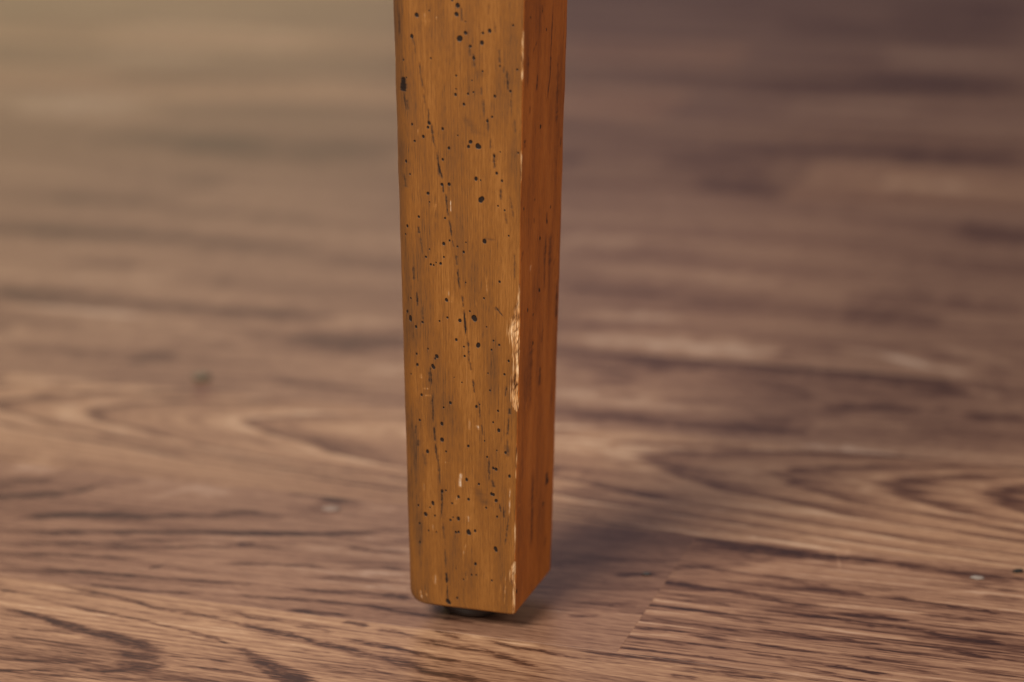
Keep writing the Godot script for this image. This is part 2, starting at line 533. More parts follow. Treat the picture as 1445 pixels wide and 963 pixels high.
# The outline of the leg at height h (m), round from the back left corner: [point, u in mm on the texture].
func outline(h: float) -> Array:
	var hh := maxf(h, 0.0)
	var xl := -0.0176 + 0.0092 * hh
	var xr := 0.0162 + 0.0432 * hh
	var zf := 0.0170
	var zb := -0.0178 - 0.025 * hh
	var up := h - FOOT
	var inl := 0.0
	var ins := 0.0
	if up < 0.0036:
		inl = 0.0036 - sqrt(maxf(0.0, 0.0036 * 0.0036 - (0.0036 - up) * (0.0036 - up)))
	if up < 0.0008:
		ins = 0.0008 - sqrt(maxf(0.0, 0.0008 * 0.0008 - (0.0008 - up) * (0.0008 - up)))
	xl += minf(inl, 0.0034)
	xr -= ins; zf -= ins; zb += ins
	var rl := 0.0045 + 0.0035 * minf(hh / 0.185, 1.3)
	var res := []
	var corner := func(cx: float, cz: float, rad: float, a0: float, n: int, us: float, ue: float) -> void:
		for i in n + 1:
			var t := float(i) / n
			var a := a0 + t * PI * 0.5
			res.append([Vector3(cx + cos(a) * rad, h, cz + sin(a) * rad), lerpf(us, ue, t)])
	var wx := xr - xl
	var wz := zf - zb
	# going left side (back to front), front (left to right), right side (front to back), back
	var ul := rl / wx * 34.0
	# front left corner: from the left side to the front; angle runs from PI down to PI/2
	for i in 6:
		var t := i / 6.0
		res.append([Vector3(xl, h, lerpf(zb + 0.003, zf - rl, t)), lerpf(-36.0, ul - rl * 1000.0 * 1.57, t)])
	for i in 13:
		var t := i / 12.0
		var a := PI - t * PI * 0.5
		res.append([Vector3(xl + rl + cos(a) * rl, h, zf - rl + sin(a) * rl), ul - rl * 1000.0 * 1.57 * (1.0 - t)])
	var rr := 0.0005
	for i in range(1, 12):
		var t := i / 12.0
		res.append([Vector3(lerpf(xl + rl, xr - 0.004, t), h, zf), (lerpf(rl, wx - 0.004, t)) / wx * 34.0])
	for i in 9:
		var t := i / 9.0
		res.append([Vector3(lerpf(xr - 0.004, xr - rr, t), h, zf), lerpf(34.0 - 0.004 / wx * 34.0, 34.0 - 0.3, t)])
	for i in 4:
		var t := i / 3.0
		var a := PI * 0.5 - t * PI * 0.5
		res.append([Vector3(xr - rr + cos(a) * rr, h, zf - rr + sin(a) * rr), lerpf(33.7, 34.3, t)])
	for i in range(1, 7):
		var t := i / 6.0
		res.append([Vector3(xr, h, lerpf(zf - rr, zf - 0.003, t)), lerpf(34.3, 34.0 + 0.003 / wz * 36.0, t)])
	var rb := 0.0018
	for i in range(1, 10):
		var t := i / 10.0
		res.append([Vector3(xr, h, lerpf(zf - 0.003, zb + rb, t)), 34.0 + (lerpf(0.003, wz - rb, t)) / wz * 36.0])
	for i in 7:
		var t := i / 6.0
		var a := -t * PI * 0.5
		res.append([Vector3(xr - rb + cos(a) * rb, h, zb + rb + sin(a) * rb), 34.0 + (wz - rb) / wz * 36.0 + t * 2.6])
	for i in range(1, 8):
		var t := i / 8.0
		res.append([Vector3(lerpf(xr - rb, xl + 0.003, t), h, zb), 72.4 + t * 34.0])
	for i in 5:
		var t := i / 4.0
		var a := -PI * 0.5 - t * PI * 0.5
		res.append([Vector3(xl + 0.003 + cos(a) * 0.003, h, zb + 0.003 + sin(a) * 0.003), 106.0 + t * 4.0])
	return res

const FOOT := 0.0056


func build_leg() -> void:
	var root := Node3D.new()
	root.name = "furniture_leg"
	add_child(root)
	root.set_meta("label", "tapered square wooden furniture leg, ochre and orange brown, speckled black, with chipped front edge")
	root.set_meta("category", "furniture leg")
	var mat := StandardMaterial3D.new()
	mat.resource_name = "stained_wood"
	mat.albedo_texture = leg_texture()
	mat.roughness = 0.5
	mat.metallic_specular = 0.4
	mat.texture_repeat = true
	mat.heightmap_enabled = true
	mat.heightmap_texture = leg_relief
	mat.heightmap_scale = 0.035
	# rings up the leg
	var hs := PackedFloat32Array()
	for k in [0.0, 0.00008, 0.0002, 0.0004, 0.0006, 0.0008, 0.0012, 0.0018, 0.0026, 0.0036, 0.0045]:
		hs.append(FOOT + k)
	var hcur := FOOT + 0.005
	while hcur < LEG_H:
		hs.append(hcur)
		hcur += 0.0005 if hcur < 0.105 else 0.0012
	hs.append(LEG_H)
	while hcur < 0.44:
		hcur += 0.02
		hs.append(hcur)
	var n: int = outline(0.1).size()
	var pos := PackedVector3Array()
	var uvs := PackedVector2Array()
	var chips := PackedFloat32Array()
	var wob := FastNoiseLite.new()
	wob.seed = 12
	wob.frequency = 1.0
	for h in hs:
		var ring := outline(h)
		var hm: float = h * 1000.0
		var axis := Vector3(0.0, h, 0.0)
		var wr := worn(hm)
		for i in n + 1:
			var p: Vector3 = ring[i % n][0]
			var u: float = ring[i % n][1] if i < n else ring[0][1]
			var k := chip(wr, u - 34.0) if u > 25.0 and u < 40.0 else 0.0
			if k > 0.0:
				var rough := 1.0 + 0.7 * wob.get_noise_3d(u * 1.7, hm * 0.5, 3.0)
				p += Vector3(-0.72, 0.0, -0.7) * k * 0.0013 * rough
			# the slow waviness of a worn, hand-finished surface
			var out := (p - axis).normalized()
			p += out * (0.00012 * wob.get_noise_3d(p.x * 90.0, p.y * 70.0, p.z * 90.0) + 0.00022 * wob.get_noise_3d(p.x * 40.0 + 9.0, p.y * 26.0, p.z * 40.0))
			pos.append(p)
			var v := hm / (LEG_H * 1000.0)
			v = 1.0 - v if v <= 1.0 else v - 1.0     # above the picture the grain runs on, turned over
			uvs.append(Vector2((u + 10.0) / 84.0, v))
			chips.append(k)
	var row := n + 1
	var whole := PackedInt32Array()
	var gouge := PackedInt32Array()
	var corner := PackedInt32Array()
	for j in hs.size() - 1:
		for i in n:
			var a := j * row + i
			var quad := [a, a + row, a + row + 1, a, a + row + 1, a + 1]
			var kk := maxf(maxf(chips[a], chips[a + 1]), maxf(chips[a + row], chips[a + row + 1]))
			var hm: float = hs[j] * 1000.0
			if kk > 0.10 and hm > 68.0 and hm < 103.0:
				gouge.append_array(quad)
			elif kk > 0.10 and hm > 13.5 and hm < 23.0:
				corner.append_array(quad)
			else:
				whole.append_array(quad)
	# normals from every face together, so that the parts meet without a seam
	var nor := PackedVector3Array()
	nor.resize(pos.size())
	for set_ in [whole, gouge, corner]:
		for t in range(0, set_.size(), 3):
			var a: int = set_[t]
			var b: int = set_[t + 1]
			var c: int = set_[t + 2]
			var fnv := (pos[c] - pos[a]).cross(pos[b] - pos[a])
			nor[a] += fnv; nor[b] += fnv; nor[c] += fnv
	for j in hs.size():
		var s := nor[j * row] + nor[j * row + n]
		nor[j * row] = s; nor[j * row + n] = s
	for i in nor.size():
		nor[i] = nor[i].normalized()
	var body := obj("leg_body", skin(pos, nor, uvs, whole), root)
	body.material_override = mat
	var g := obj("splintered_gouge", skin(pos, nor, uvs, gouge), root)
	g.material_override = mat
	g.set_meta("label", "pale splintered gouge of raw wood on the front right edge")
	var cc := obj("corner_chip", skin(pos, nor, uvs, corner), root)
	cc.material_override = mat
	cc.set_meta("label", "small pale chip in the front right edge near the foot")
	# end grain under the foot
	var st := SurfaceTool.new()
	st.begin(Mesh.PRIMITIVE_TRIANGLES)
	st.set_smooth_group(-1)
	var mid := Vector3(0.0, FOOT + 0.00005, 0.0)
	for i in n:
		for p in [mid, pos[i], pos[i + 1]]:
			st.set_uv(Vector2(p.x * 20.0, p.z * 20.0))
			st.add_vertex(p)
	st.generate_normals()
	var sole := obj("end_grain", st.commit(), root)
	var sm := StandardMaterial3D.new()
	sm.albedo_color = Color(0.16, 0.075, 0.025).linear_to_srgb()
	sm.roughness = 0.8
	sole.material_override = sm
	# the plastic glide that lifts it off the floor: a lathed button with a rounded rim
	var prof := [Vector2(0.0001, 0.00005), Vector2(0.0060, 0.00005), Vector2(0.0085, 0.0003), Vector2(0.0100, 0.0009), Vector2(0.0110, 0.0018), Vector2(0.0115, 0.0030), Vector2(0.0115, 0.0042), Vector2(0.0112, 0.0050), Vector2(0.0105, 0.0054), Vector2(0.0104, FOOT + 0.0004)]
	var pg := obj("foot_glide", lathe(prof, 48), root)
	pg.position = Vector3(-0.0008, 0.0, 0.0015)
	var pm := StandardMaterial3D.new()
	pm.albedo_color = Color(0.035, 0.033, 0.032).linear_to_srgb()
	pm.roughness = 0.35
	pg.material_override = pm
	pg.set_meta("label", "dark grey round plastic glide under the foot")


func skin(pos: PackedVector3Array, nor: PackedVector3Array, uvs: PackedVector2Array, idx: PackedInt32Array) -> ArrayMesh:
	var used := {}
	var p := PackedVector3Array()
	var nn := PackedVector3Array()
	var uu := PackedVector2Array()
	var ii := PackedInt32Array()
	for k in idx:
		if not used.has(k):
			used[k] = p.size()
			p.append(pos[k]); nn.append(nor[k]); uu.append(uvs[k])
		ii.append(used[k])
	var arr := []
	arr.resize(Mesh.ARRAY_MAX)
	arr[Mesh.ARRAY_VERTEX] = p
	arr[Mesh.ARRAY_NORMAL] = nn
	arr[Mesh.ARRAY_TEX_UV] = uu
	arr[Mesh.ARRAY_INDEX] = ii
	var m := ArrayMesh.new()
	m.add_surface_from_arrays(Mesh.PRIMITIVE_TRIANGLES, arr)
	return m


func lathe(prof: Array, sides: int) -> ArrayMesh:
	var st := SurfaceTool.new()
	st.begin(Mesh.PRIMITIVE_TRIANGLES)
	st.set_smooth_group(0)
	for j in prof.size() - 1:
		for i in sides:
			var a := TAU * i / sides
			var b := TAU * (i + 1) / sides
			var p: Vector2 = prof[j]
			var q: Vector2 = prof[j + 1]
			var v := [Vector3(p.x * cos(a), p.y, p.x * sin(a)), Vector3(q.x * cos(a), q.y, q.x * sin(a)), Vector3(q.x * cos(b), q.y, q.x * sin(b)), Vector3(p.x * cos(b), p.y, p.x * sin(b))]
			for k in [0, 2, 1, 0, 3, 2]:
				st.add_vertex(v[k])
	st.generate_normals()
	return st.commit()


# =====================================================================  SPECKS ON THE FLOOR
func crumb(called: String, label: String, category: String, at: Vector3, size: Vector3, turn: float, color: Color, sd: int) -> void:
	# a flattened, uneven lump
	var n := FastNoiseLite.new()
	n.seed = sd
	n.frequency = 0.9
	var st := SurfaceTool.new()
	st.begin(Mesh.PRIMITIVE_TRIANGLES)
	st.set_smooth_group(0)
	var f := func(i: int, j: int) -> Vector3:
		var lat := PI * (float(j) / 8.0 - 0.5)
		var lon := TAU * (i % 14) / 14.0
		var d := Vector3(cos(lat) * cos(lon), sin(lat), cos(lat) * sin(lon))
		var k := 1.0 + 0.55 * n.get_noise_3dv(d * 1.6)
		return Vector3(d.x * size.x * k, maxf(d.y * k, -0.8) * size.y, d.z * size.z * k) * 0.5
	for j in 8:
		for i in 14:
			for v in [[i, j], [i, j + 1], [i + 1, j + 1], [i, j], [i + 1, j + 1], [i + 1, j]]:
				st.add_vertex(f.call(v[0], v[1]))
	st.generate_normals()
	var o := obj(called, st.commit(), self)
	o.position = at + Vector3(0, size.y * 0.4, 0)
	o.rotation.y = turn
	var m := StandardMaterial3D.new()
	m.albedo_color = color.linear_to_srgb()
	m.roughness = 0.6
	o.material_override = m
	o.set_meta("label", label)
	o.set_meta("category", category)


func build_crumbs() -> void:
	crumb("dark_crumb", "tiny black crumb on the floor near the right edge of the picture", "crumb", Vector3(0.1503, 0.0, -0.0671), Vector3(0.0036, 0.0012, 0.0016), 0.5, Color(0.010, 0.009, 0.009), 70)
	crumb("paint_fleck", "small whitish paint fleck on the floor beside the black crumb", "paint fleck", Vector3(0.1390, 0.0, -0.0594), Vector3(0.0042, 0.0004, 0.0028), 0.1, Color(0.28, 0.25, 0.23), 77)
	crumb("lint_speck", "bluish grey speck on the floor just left of the plank end joint", "speck", Vector3(0.0415, 0.0, -0.0346), Vector3(0.0026, 0.0007, 0.0016), 0.2, Color(0.065, 0.068, 0.075), 70)
	crumb("dirt_speck", "blurred dark grey green speck on the floor left of the leg", "speck", Vector3(-0.1817, 0.0, -0.1725), Vector3(0.007, 0.003, 0.005), 0.3, Color(0.13, 0.115, 0.085), 70)
	crumb("dust_fleck", "pale dust fleck on the floor left of the foot", "dust fleck", Vector3(-0.0751, 0.0, -0.0583), Vector3(0.006, 0.0005, 0.004), 0.1, Color(0.31, 0.245, 0.21), 70)


func floor_data() -> void:
	grain(-1, 0.90, 1.9, [Vector2(-147, 31.4), Vector2(-141, 31.4)])
	grain(-1, 0.90, 1.8, [Vector2(-135, 33.4), Vector2(-125, 35.6), Vector2(-115, 36.6), Vector2(-100, 39.0), Vector2(-93, 39.7), Vector2(-74, 43.1), Vector2(-67, 44.6), Vector2(-60, 47.9), Vector2(-52, 50.7)])
	grain(-1, 0.35, 4.2, [Vector2(-60, 46.0), Vector2(-52, 52.0), Vector2(-44, 56.8), Vector2(-34, 58.7)])
	grain(-1, 0.55, 3.3, [Vector2(-53, 52.4), Vector2(-45, 56.4), Vector2(-39, 60.3), Vector2(-28, 60.9)])
	grain(-1, 0.80, 2.9, [Vector2(-48, 58.2), Vector2(-38, 62.8), Vector2(-26, 61.9)])
	grain(-1, 0.70, 2.0, [Vector2(-39, 65.8), Vector2(-25, 64.4)])
	grain(-1, 0.90, 1.9, [Vector2(-136, 23.7), Vector2(-129, 23.4), Vector2(-121, 25.2), Vector2(-113, 26.2), Vector2(-105, 27.2), Vector2(-96, 30.0), Vector2(-88, 30.9), Vector2(-74, 31.6), Vector2(-68, 33.1), Vector2(-61, 34.0)])
	grain(-1, 1.10, 2.7, [Vector2(-68, 33.1), Vector2(-61, 34.0), Vector2(-50, 36.6), Vector2(-42, 37.8), Vector2(-31, 40.2), Vector2(-22, 41.3), Vector2(-14, 43.8)])
	grain(-1, 0.80, 3.4, [Vector2(-19, 41.6), Vector2(-13, 43.6), Vector2(-6, 44.6), Vector2(0, 47.8), Vector2(12, 49.2), Vector2(22, 49.7)])
	grain(-1, 0.90, 2.3, [Vector2(-140, 43.1), Vector2(-134, 44.1), Vector2(-127, 45.2), Vector2(-122, 46.5), Vector2(-113, 49.1)])
	grain(-1, 1.00, 3.5, [Vector2(-124, 45.9), Vector2(-113, 49.6), Vector2(-103, 51.8), Vector2(-96, 52.8)])
	grain(-1, 0.90, 3.9, [Vector2(-104, 51.0), Vector2(-96, 52.3), Vector2(-88, 53.6), Vector2(-82, 54.3)])
	grain(-1, 0.50, 3.9, [Vector2(-95, 54.5), Vector2(-87, 56.2), Vector2(-78, 55.7)])
	grain(-1, 0.60, 3.4, [Vector2(-90, 60.6), Vector2(-84, 61.7), Vector2(-74, 60.8)])
	grain(-1, 0.80, 3.7, [Vector2(-88, 67.2), Vector2(-80, 67.3), Vector2(-71, 65.2)])
	grain(-1, 0.90, 2.0, [Vector2(-80, 69.8), Vector2(-87, 73.2), Vector2(-95, 73.7)])
	grain(-1, 0.80, 1.6, [Vector2(-100, 76.8), Vector2(-107, 78.0), Vector2(-112, 80.0), Vector2(-117, 80.8), Vector2(-129, 83.5)])
	grain(-1, 0.70, 1.6, [Vector2(-108, 80.2), Vector2(-95, 78.8)])
	grain(-1, 0.70, 1.8, [Vector2(-76, 26.3), Vector2(-68, 26.6), Vector2(-63, 28.8), Vector2(-56, 28.5), Vector2(-52, 28.9)])
	grain(0, 0.80, 1.9, [Vector2(-56, 20.0), Vector2(-49, 20.2), Vector2(-42, 23.4)])
	grain(-1, 0.70, 1.8, [Vector2(-49, 30.5), Vector2(-41, 30.5), Vector2(-35, 32.2)])
	grain(-1, 1.00, 2.3, [Vector2(-36, 23.9), Vector2(-31, 24.0), Vector2(-26, 25.6)])
	grain(-1, 0.70, 1.8, [Vector2(-26, 25.6), Vector2(-16, 26.3), Vector2(-7, 28.2)])
	grain(-1, 0.90, 2.2, [Vector2(-31, 34.2), Vector2(-26, 34.8), Vector2(-19, 35.7), Vector2(-12, 36.5), Vector2(-4, 38.7)])
	grain(-1, 0.70, 1.8, [Vector2(-8, 22.1), Vector2(-3, 23.1), Vector2(3, 25.4)])
	grain(-1, 0.80, 2.2, [Vector2(-12, 28.7), Vector2(-3, 29.9), Vector2(5, 30.7), Vector2(12, 30.5), Vector2(20, 31.6)])
	grain(-1, 0.80, 2.2, [Vector2(6, 22.9), Vector2(14, 24.7), Vector2(21, 26.4), Vector2(29, 26.7), Vector2(36, 28.0), Vector2(46, 27.8)])
	grain(-1, 0.80, 2.6, [Vector2(14, 32.9), Vector2(19, 33.1), Vector2(24, 35.2), Vector2(30, 36.3)])
	grain(-1, 0.70, 2.2, [Vector2(-9, 37.5), Vector2(-1, 38.7), Vector2(8, 39.9)])
	grain(-1, -0.70, 1.8, [Vector2(-1, 21.4), Vector2(11, 22.9), Vector2(19, 23.8), Vector2(26, 23.2)])
	grain(-1, -0.50, 2.9, [Vector2(-151, 26.1), Vector2(-137, 26.9), Vector2(-123, 25.2)])
	grain(-1, -0.50, 2.7, [Vector2(-81, 36.2), Vector2(-71, 37.1), Vector2(-57, 38.5)])
	grain(-1, -0.50, 2.6, [Vector2(-118, 55.1), Vector2(-104, 55.5)])
	grain(-1, -0.50, 3.0, [Vector2(-51, 41.8), Vector2(-34, 43.4), Vector2(-18, 45.5)])
	grain(-1, -0.50, 2.4, [Vector2(-97, 77.4), Vector2(-86, 75.1), Vector2(-73, 73.3)])
	grain(-1, 0.60, 1.8, [Vector2(34, 22.3), Vector2(47, 23.3), Vector2(62, 22.5), Vector2(76, 22.6)])
	grain(0, 0.80, 1.3, [Vector2(50, 17.3), Vector2(62, 17.1), Vector2(76, 16.8), Vector2(91, 17.3)])
	grain(0, 1.00, 1.8, [Vector2(51, 22.2), Vector2(60, 21.0), Vector2(75, 20.4)])
	grain(-1, 0.80, 2.2, [Vector2(66, 26.5), Vector2(74, 25.2), Vector2(85, 26.0), Vector2(95, 25.9)])
	grain(0, 0.80, 1.8, [Vector2(79, 10.7), Vector2(92, 11.4), Vector2(102, 11.8), Vector2(114, 12.9), Vector2(126, 14.5)])
	grain(0, 0.70, 1.8, [Vector2(94, 14.4), Vector2(105, 16.1), Vector2(111, 17.1)])
	grain(0, 0.80, 1.3, [Vector2(101, 18.5), Vector2(111, 18.8), Vector2(123, 19.0)])
	grain(-1, -0.60, 1.7, [Vector2(56, 24.6), Vector2(68, 24.8), Vector2(80, 24.5)])
	grain(0, -0.60, 1.7, [Vector2(92, 20.4), Vector2(103, 19.7), Vector2(115, 19.9)])
	grain(-1, 0.80, 1.7, [Vector2(66, 30.7), Vector2(76, 31.3)])
	grain(0, 0.70, 1.8, [Vector2(103, 11.5), Vector2(112, 12.2), Vector2(126, 13.2)])
	grain(0, 0.70, 1.8, [Vector2(112, 7.0), Vector2(123, 8.4), Vector2(139, 9.4)])
	grain(0, 0.70, 1.7, [Vector2(132, 15.0), Vector2(146, 14.7)])
	grain(-1, 0.50, 1.3, [Vector2(-133, 55.2), Vector2(-119, 54.3), Vector2(-105, 53.8)])
	grain(-1, 0.50, 1.3, [Vector2(-129, 60.8), Vector2(-113, 60.2), Vector2(-98, 60.5)])
	grain(-1, 0.50, 1.3, [Vector2(-116, 65.7), Vector2(-101, 64.6), Vector2(-92, 64.0)])
	grain(-1, 0.50, 1.2, [Vector2(-119, 73.7), Vector2(-103, 72.2), Vector2(-94, 68.9)])
	grain(-1, 0.50, 1.3, [Vector2(-76, 59.0), Vector2(-63, 57.7), Vector2(-54, 58.8)])
	grain(-1, 0.50, 1.2, [Vector2(-71, 64.7), Vector2(-58, 63.0), Vector2(-47, 63.0)])
	grain(-1, 0.50, 1.3, [Vector2(-40, 44.7), Vector2(-29, 44.5)])
	grain(-1, 0.50, 1.3, [Vector2(-33, 51.3), Vector2(-15, 51.0), Vector2(-6, 52.9)])
	grain(0, 0.80, 2.7, [Vector2(-141, -7.3), Vector2(-120, -12.1), Vector2(-113, -13.5), Vector2(-99, -18.5), Vector2(-87, -21.8), Vector2(-77, -22.8), Vector2(-69, -24.4)])
	grain(0, 0.90, 2.7, [Vector2(-59, -28.6), Vector2(-54, -29.4), Vector2(-47, -29.0), Vector2(-36, -30.3)])
	grain(0, 0.70, 2.6, [Vector2(-164, 5.1), Vector2(-149, 2.2), Vector2(-126, -1.2), Vector2(-114, -3.4)])
	grain(0, 0.90, 2.6, [Vector2(-93, -5.8), Vector2(-77, -9.9), Vector2(-65, -12.0), Vector2(-53, -13.7)])
	grain(0, 0.70, 2.6, [Vector2(-53, -13.7), Vector2(-42, -16.8), Vector2(-31, -18.2)])
	grain(0, 0.90, 2.0, [Vector2(-156, 16.8), Vector2(-142, 13.9), Vector2(-128, 11.0), Vector2(-115, 10.2), Vector2(-102, 9.0), Vector2(-86, 7.3), Vector2(-77, 5.7), Vector2(-64, 5.0)])
	grain(0, 0.80, 2.5, [Vector2(-64, 5.0), Vector2(-52, 4.8), Vector2(-38, 2.0), Vector2(-30, 1.9)])
	grain(0, 0.90, 2.9, [Vector2(-32, 1.3), Vector2(-22, 1.7)])
	grain(0, 0.80, 1.9, [Vector2(-82, 15.6), Vector2(-68, 13.8), Vector2(-50, 11.9), Vector2(-39, 10.9), Vector2(-27, 10.8), Vector2(-15, 9.3)])
	grain(0, 0.70, 1.9, [Vector2(-130, 19.7), Vector2(-113, 19.5), Vector2(-102, 19.1), Vector2(-82, 15.6)])
	grain(0, 0.80, 1.9, [Vector2(-32, 11.6), Vector2(-23, 11.7), Vector2(-9, 12.4), Vector2(3, 13.7)])
	grain(0, 0.80, 2.3, [Vector2(-55, 19.7), Vector2(-45, 19.1), Vector2(-34, 18.9)])
	grain(0, 0.60, 2.5, [Vector2(-31, -8.9), Vector2(-45, -6.8), Vector2(-58, -5.7)])
	grain(0, -0.60, 2.6, [Vector2(-47, -11.4), Vector2(-38, -13.3), Vector2(-29, -14.1)])
	grain(0, -0.60, 2.5, [Vector2(-41, -1.6), Vector2(-34, -4.2), Vector2(-24, -3.1)])
	grain(0, 1.20, 2.8, [Vector2(-173, -10.8), Vector2(-146, -17.9), Vector2(-107, -28.2), Vector2(-69, -37.6), Vector2(-59, -41.4), Vector2(-43, -48.5), Vector2(-39, -51.6)])
	grain(0, 0.70, 2.2, [Vector2(-107, -28.2), Vector2(-68, -37.0), Vector2(-54, -41.5)])
	grain(0, 0.70, 2.7, [Vector2(-168, -1.7), Vector2(-145, -8.0), Vector2(-124, -15.9), Vector2(-103, -21.1)])
	grain(0, 0.90, 2.2, [Vector2(-93, -22.0), Vector2(-87, -24.4)])
	grain(0, -0.50, 2.7, [Vector2(-111, -21.9), Vector2(-91, -28.1), Vector2(-73, -31.5)])
	grain(0, -0.50, 3.3, [Vector2(-57, -37.0), Vector2(-40, -43.1)])
	grain(0, 1.00, 4.0, [Vector2(-178, -17.3), Vector2(-171, -23.8), Vector2(-162, -28.9), Vector2(-144, -33.9), Vector2(-132, -35.3), Vector2(-114, -42.3)])
	grain(0, 0.90, 3.5, [Vector2(-114, -43.4), Vector2(-105, -46.6), Vector2(-95, -49.4)])
	grain(0, 0.90, 4.3, [Vector2(-96, -66.6), Vector2(-90, -69.7), Vector2(-82, -68.4), Vector2(-74, -65.2)])
	grain(0, 0.80, 3.6, [Vector2(-84, -63.1), Vector2(-78, -65.6), Vector2(-72, -64.5)])
	grain(0, -0.50, 10.9, [Vector2(-142, -49.3), Vector2(-130, -62.9), Vector2(-112, -60.8)])
	grain(0, -0.40, 8.2, [Vector2(-66, -56.9), Vector2(-53, -62.5)])
	grain(99, 1.10, 4.1, [Vector2(-200, -35.2), Vector2(-191, -38.4), Vector2(-177, -44.2), Vector2(-165, -50.3)])
	grain(0, 0.90, 5.5, [Vector2(-169, -49.2), Vector2(-164, -54.9), Vector2(-162, -65.5)])
	grain(99, -0.60, 15.2, [Vector2(-204, -64.2), Vector2(-196, -66.2), Vector2(-183, -63.9)])
	grain(0, 0.40, 12.2, [Vector2(-209, -41.0), Vector2(-194, -52.4), Vector2(-177, -58.3)])
	grain(0, 1.40, 2.6, [Vector2(-111, 2.8), Vector2(-108, 0.8), Vector2(-107, -2.5)])
	grain(0, 0.80, 3.1, [Vector2(31, -31.5), Vector2(35, -32.2), Vector2(45, -36.2)])
	grain(0, 0.60, 2.9, [Vector2(24, -9.2), Vector2(33, -9.5), Vector2(45, -11.6)])
	grain(0, 0.60, 2.4, [Vector2(27, 0.5), Vector2(37, -1.4)])
	grain(0, -0.40, 3.6, [Vector2(17, -22.7), Vector2(31, -23.7)])
	grain(0, -0.40, 3.5, [Vector2(20, -15.1), Vector2(33, -16.1)])
	grain(0, 1.00, 3.9, [Vector2(51, -65.5), Vector2(63, -64.6), Vector2(77, -63.7), Vector2(99, -63.6)])
	grain(0, 0.90, 3.9, [Vector2(55, -58.8), Vector2(77, -61.0), Vector2(100, -60.9)])
	grain(0, 1.00, 5.0, [Vector2(87, -62.5), Vector2(99, -63.1), Vector2(113, -63.9), Vector2(128, -62.5)])
	grain(0, 0.80, 6.5, [Vector2(122, -61.3), Vector2(137, -61.1), Vector2(153, -62.2), Vector2(164, -61.6)])
	grain(0, 0.80, 2.7, [Vector2(50, -43.3), Vector2(59, -44.1), Vector2(73, -42.3), Vector2(81, -43.1), Vector2(90, -42.8)])
	grain(0, 0.80, 4.1, [Vector2(82, -42.6), Vector2(92, -39.5), Vector2(104, -37.5), Vector2(111, -36.7)])
	grain(0, 0.90, 3.0, [Vector2(110, -39.2), Vector2(124, -36.6), Vector2(132, -35.8), Vector2(142, -35.6), Vector2(156, -35.3)])
	grain(0, 0.50, 3.2, [Vector2(136, -53.5), Vector2(154, -53.2)])
	grain(0, 0.60, 4.1, [Vector2(141, -46.9), Vector2(154, -46.4)])
	grain(0, 0.70, 2.6, [Vector2(51, -31.1), Vector2(57, -31.0)])
	grain(0, 0.90, 3.0, [Vector2(60, -29.4), Vector2(69, -28.6), Vector2(80, -28.0), Vector2(87, -25.7), Vector2(100, -25.7)])
	grain(0, 0.70, 2.5, [Vector2(51, -18.1), Vector2(63, -18.8), Vector2(74, -19.7)])
	grain(0, 0.70, 2.5, [Vector2(78, -19.3), Vector2(91, -18.8), Vector2(104, -18.4)])
	grain(0, 0.90, 2.4, [Vector2(89, -19.3), Vector2(100, -18.2), Vector2(110, -17.2), Vector2(123, -17.6), Vector2(135, -16.7)])
	grain(0, 0.90, 1.9, [Vector2(52, -12.8), Vector2(65, -12.9), Vector2(78, -10.0), Vector2(89, -10.9)])
	grain(0, 0.80, 1.9, [Vector2(50, -2.5), Vector2(61, -2.9), Vector2(74, -3.0), Vector2(82, -2.0)])
	grain(0, 0.90, 2.3, [Vector2(50, 3.3), Vector2(59, 2.2), Vector2(71, 3.7), Vector2(79, 3.3)])
	grain(0, 0.80, 1.8, [Vector2(49, 10.2), Vector2(60, 9.8), Vector2(73, 9.2), Vector2(85, 9.9)])
	grain(0, 0.90, 2.3, [Vector2(81, -5.8), Vector2(88, -4.7), Vector2(96, -5.0), Vector2(107, -3.6)])
	grain(0, 0.90, 1.8, [Vector2(82, 4.1), Vector2(90, 4.6), Vector2(103, 5.8)])
	grain(0, 0.70, 1.9, [Vector2(100, -6.6), Vector2(111, -5.2), Vector2(123, -4.4)])
	grain(0, 0.90, 2.5, [Vector2(100, -21.9), Vector2(112, -23.4), Vector2(126, -22.6)])
	grain(0, 0.80, 2.0, [Vector2(123, -29.0), Vector2(135, -28.4), Vector2(157, -29.4)])
	grain(0, 0.90, 2.8, [Vector2(127, -16.9), Vector2(137, -14.9), Vector2(153, -15.5)])
	grain(0, 0.70, 1.8, [Vector2(109, -1.9), Vector2(121, -1.5), Vector2(137, -1.8), Vector2(151, -2.0)])
	grain(0, 0.90, 2.3, [Vector2(133, -6.2), Vector2(141, -6.1), Vector2(153, -4.4)])
	grain(0, 0.80, 1.8, [Vector2(109, 3.9), Vector2(120, 4.5), Vector2(136, 3.7)])
	grain(0, 0.60, 1.9, [Vector2(142, -21.3), Vector2(157, -22.2)])
	grain(0, 0.70, 1.8, [Vector2(142, 3.9), Vector2(161, 4.5)])
	grain(0, -0.50, 2.6, [Vector2(47, -36.8), Vector2(60, -37.7), Vector2(78, -38.3)])
	grain(0, -0.60, 2.0, [Vector2(49, -18.0), Vector2(66, -15.4), Vector2(79, -14.4)])
	grain(0, -0.60, 1.9, [Vector2(47, -8.4), Vector2(63, -9.8), Vector2(76, -8.5)])
	grain(0, -0.70, 1.9, [Vector2(49, -0.5), Vector2(61, -0.6), Vector2(72, -0.1)])
	grain(0, -0.60, 1.8, [Vector2(47, 7.7), Vector2(59, 6.2), Vector2(72, 5.5)])
	grain(0, -0.60, 1.9, [Vector2(93, -12.1), Vector2(109, -10.8), Vector2(130, -11.2)])
	grain(0, -0.70, 2.0, [Vector2(96, -27.5), Vector2(110, -28.5), Vector2(131, -29.3)])
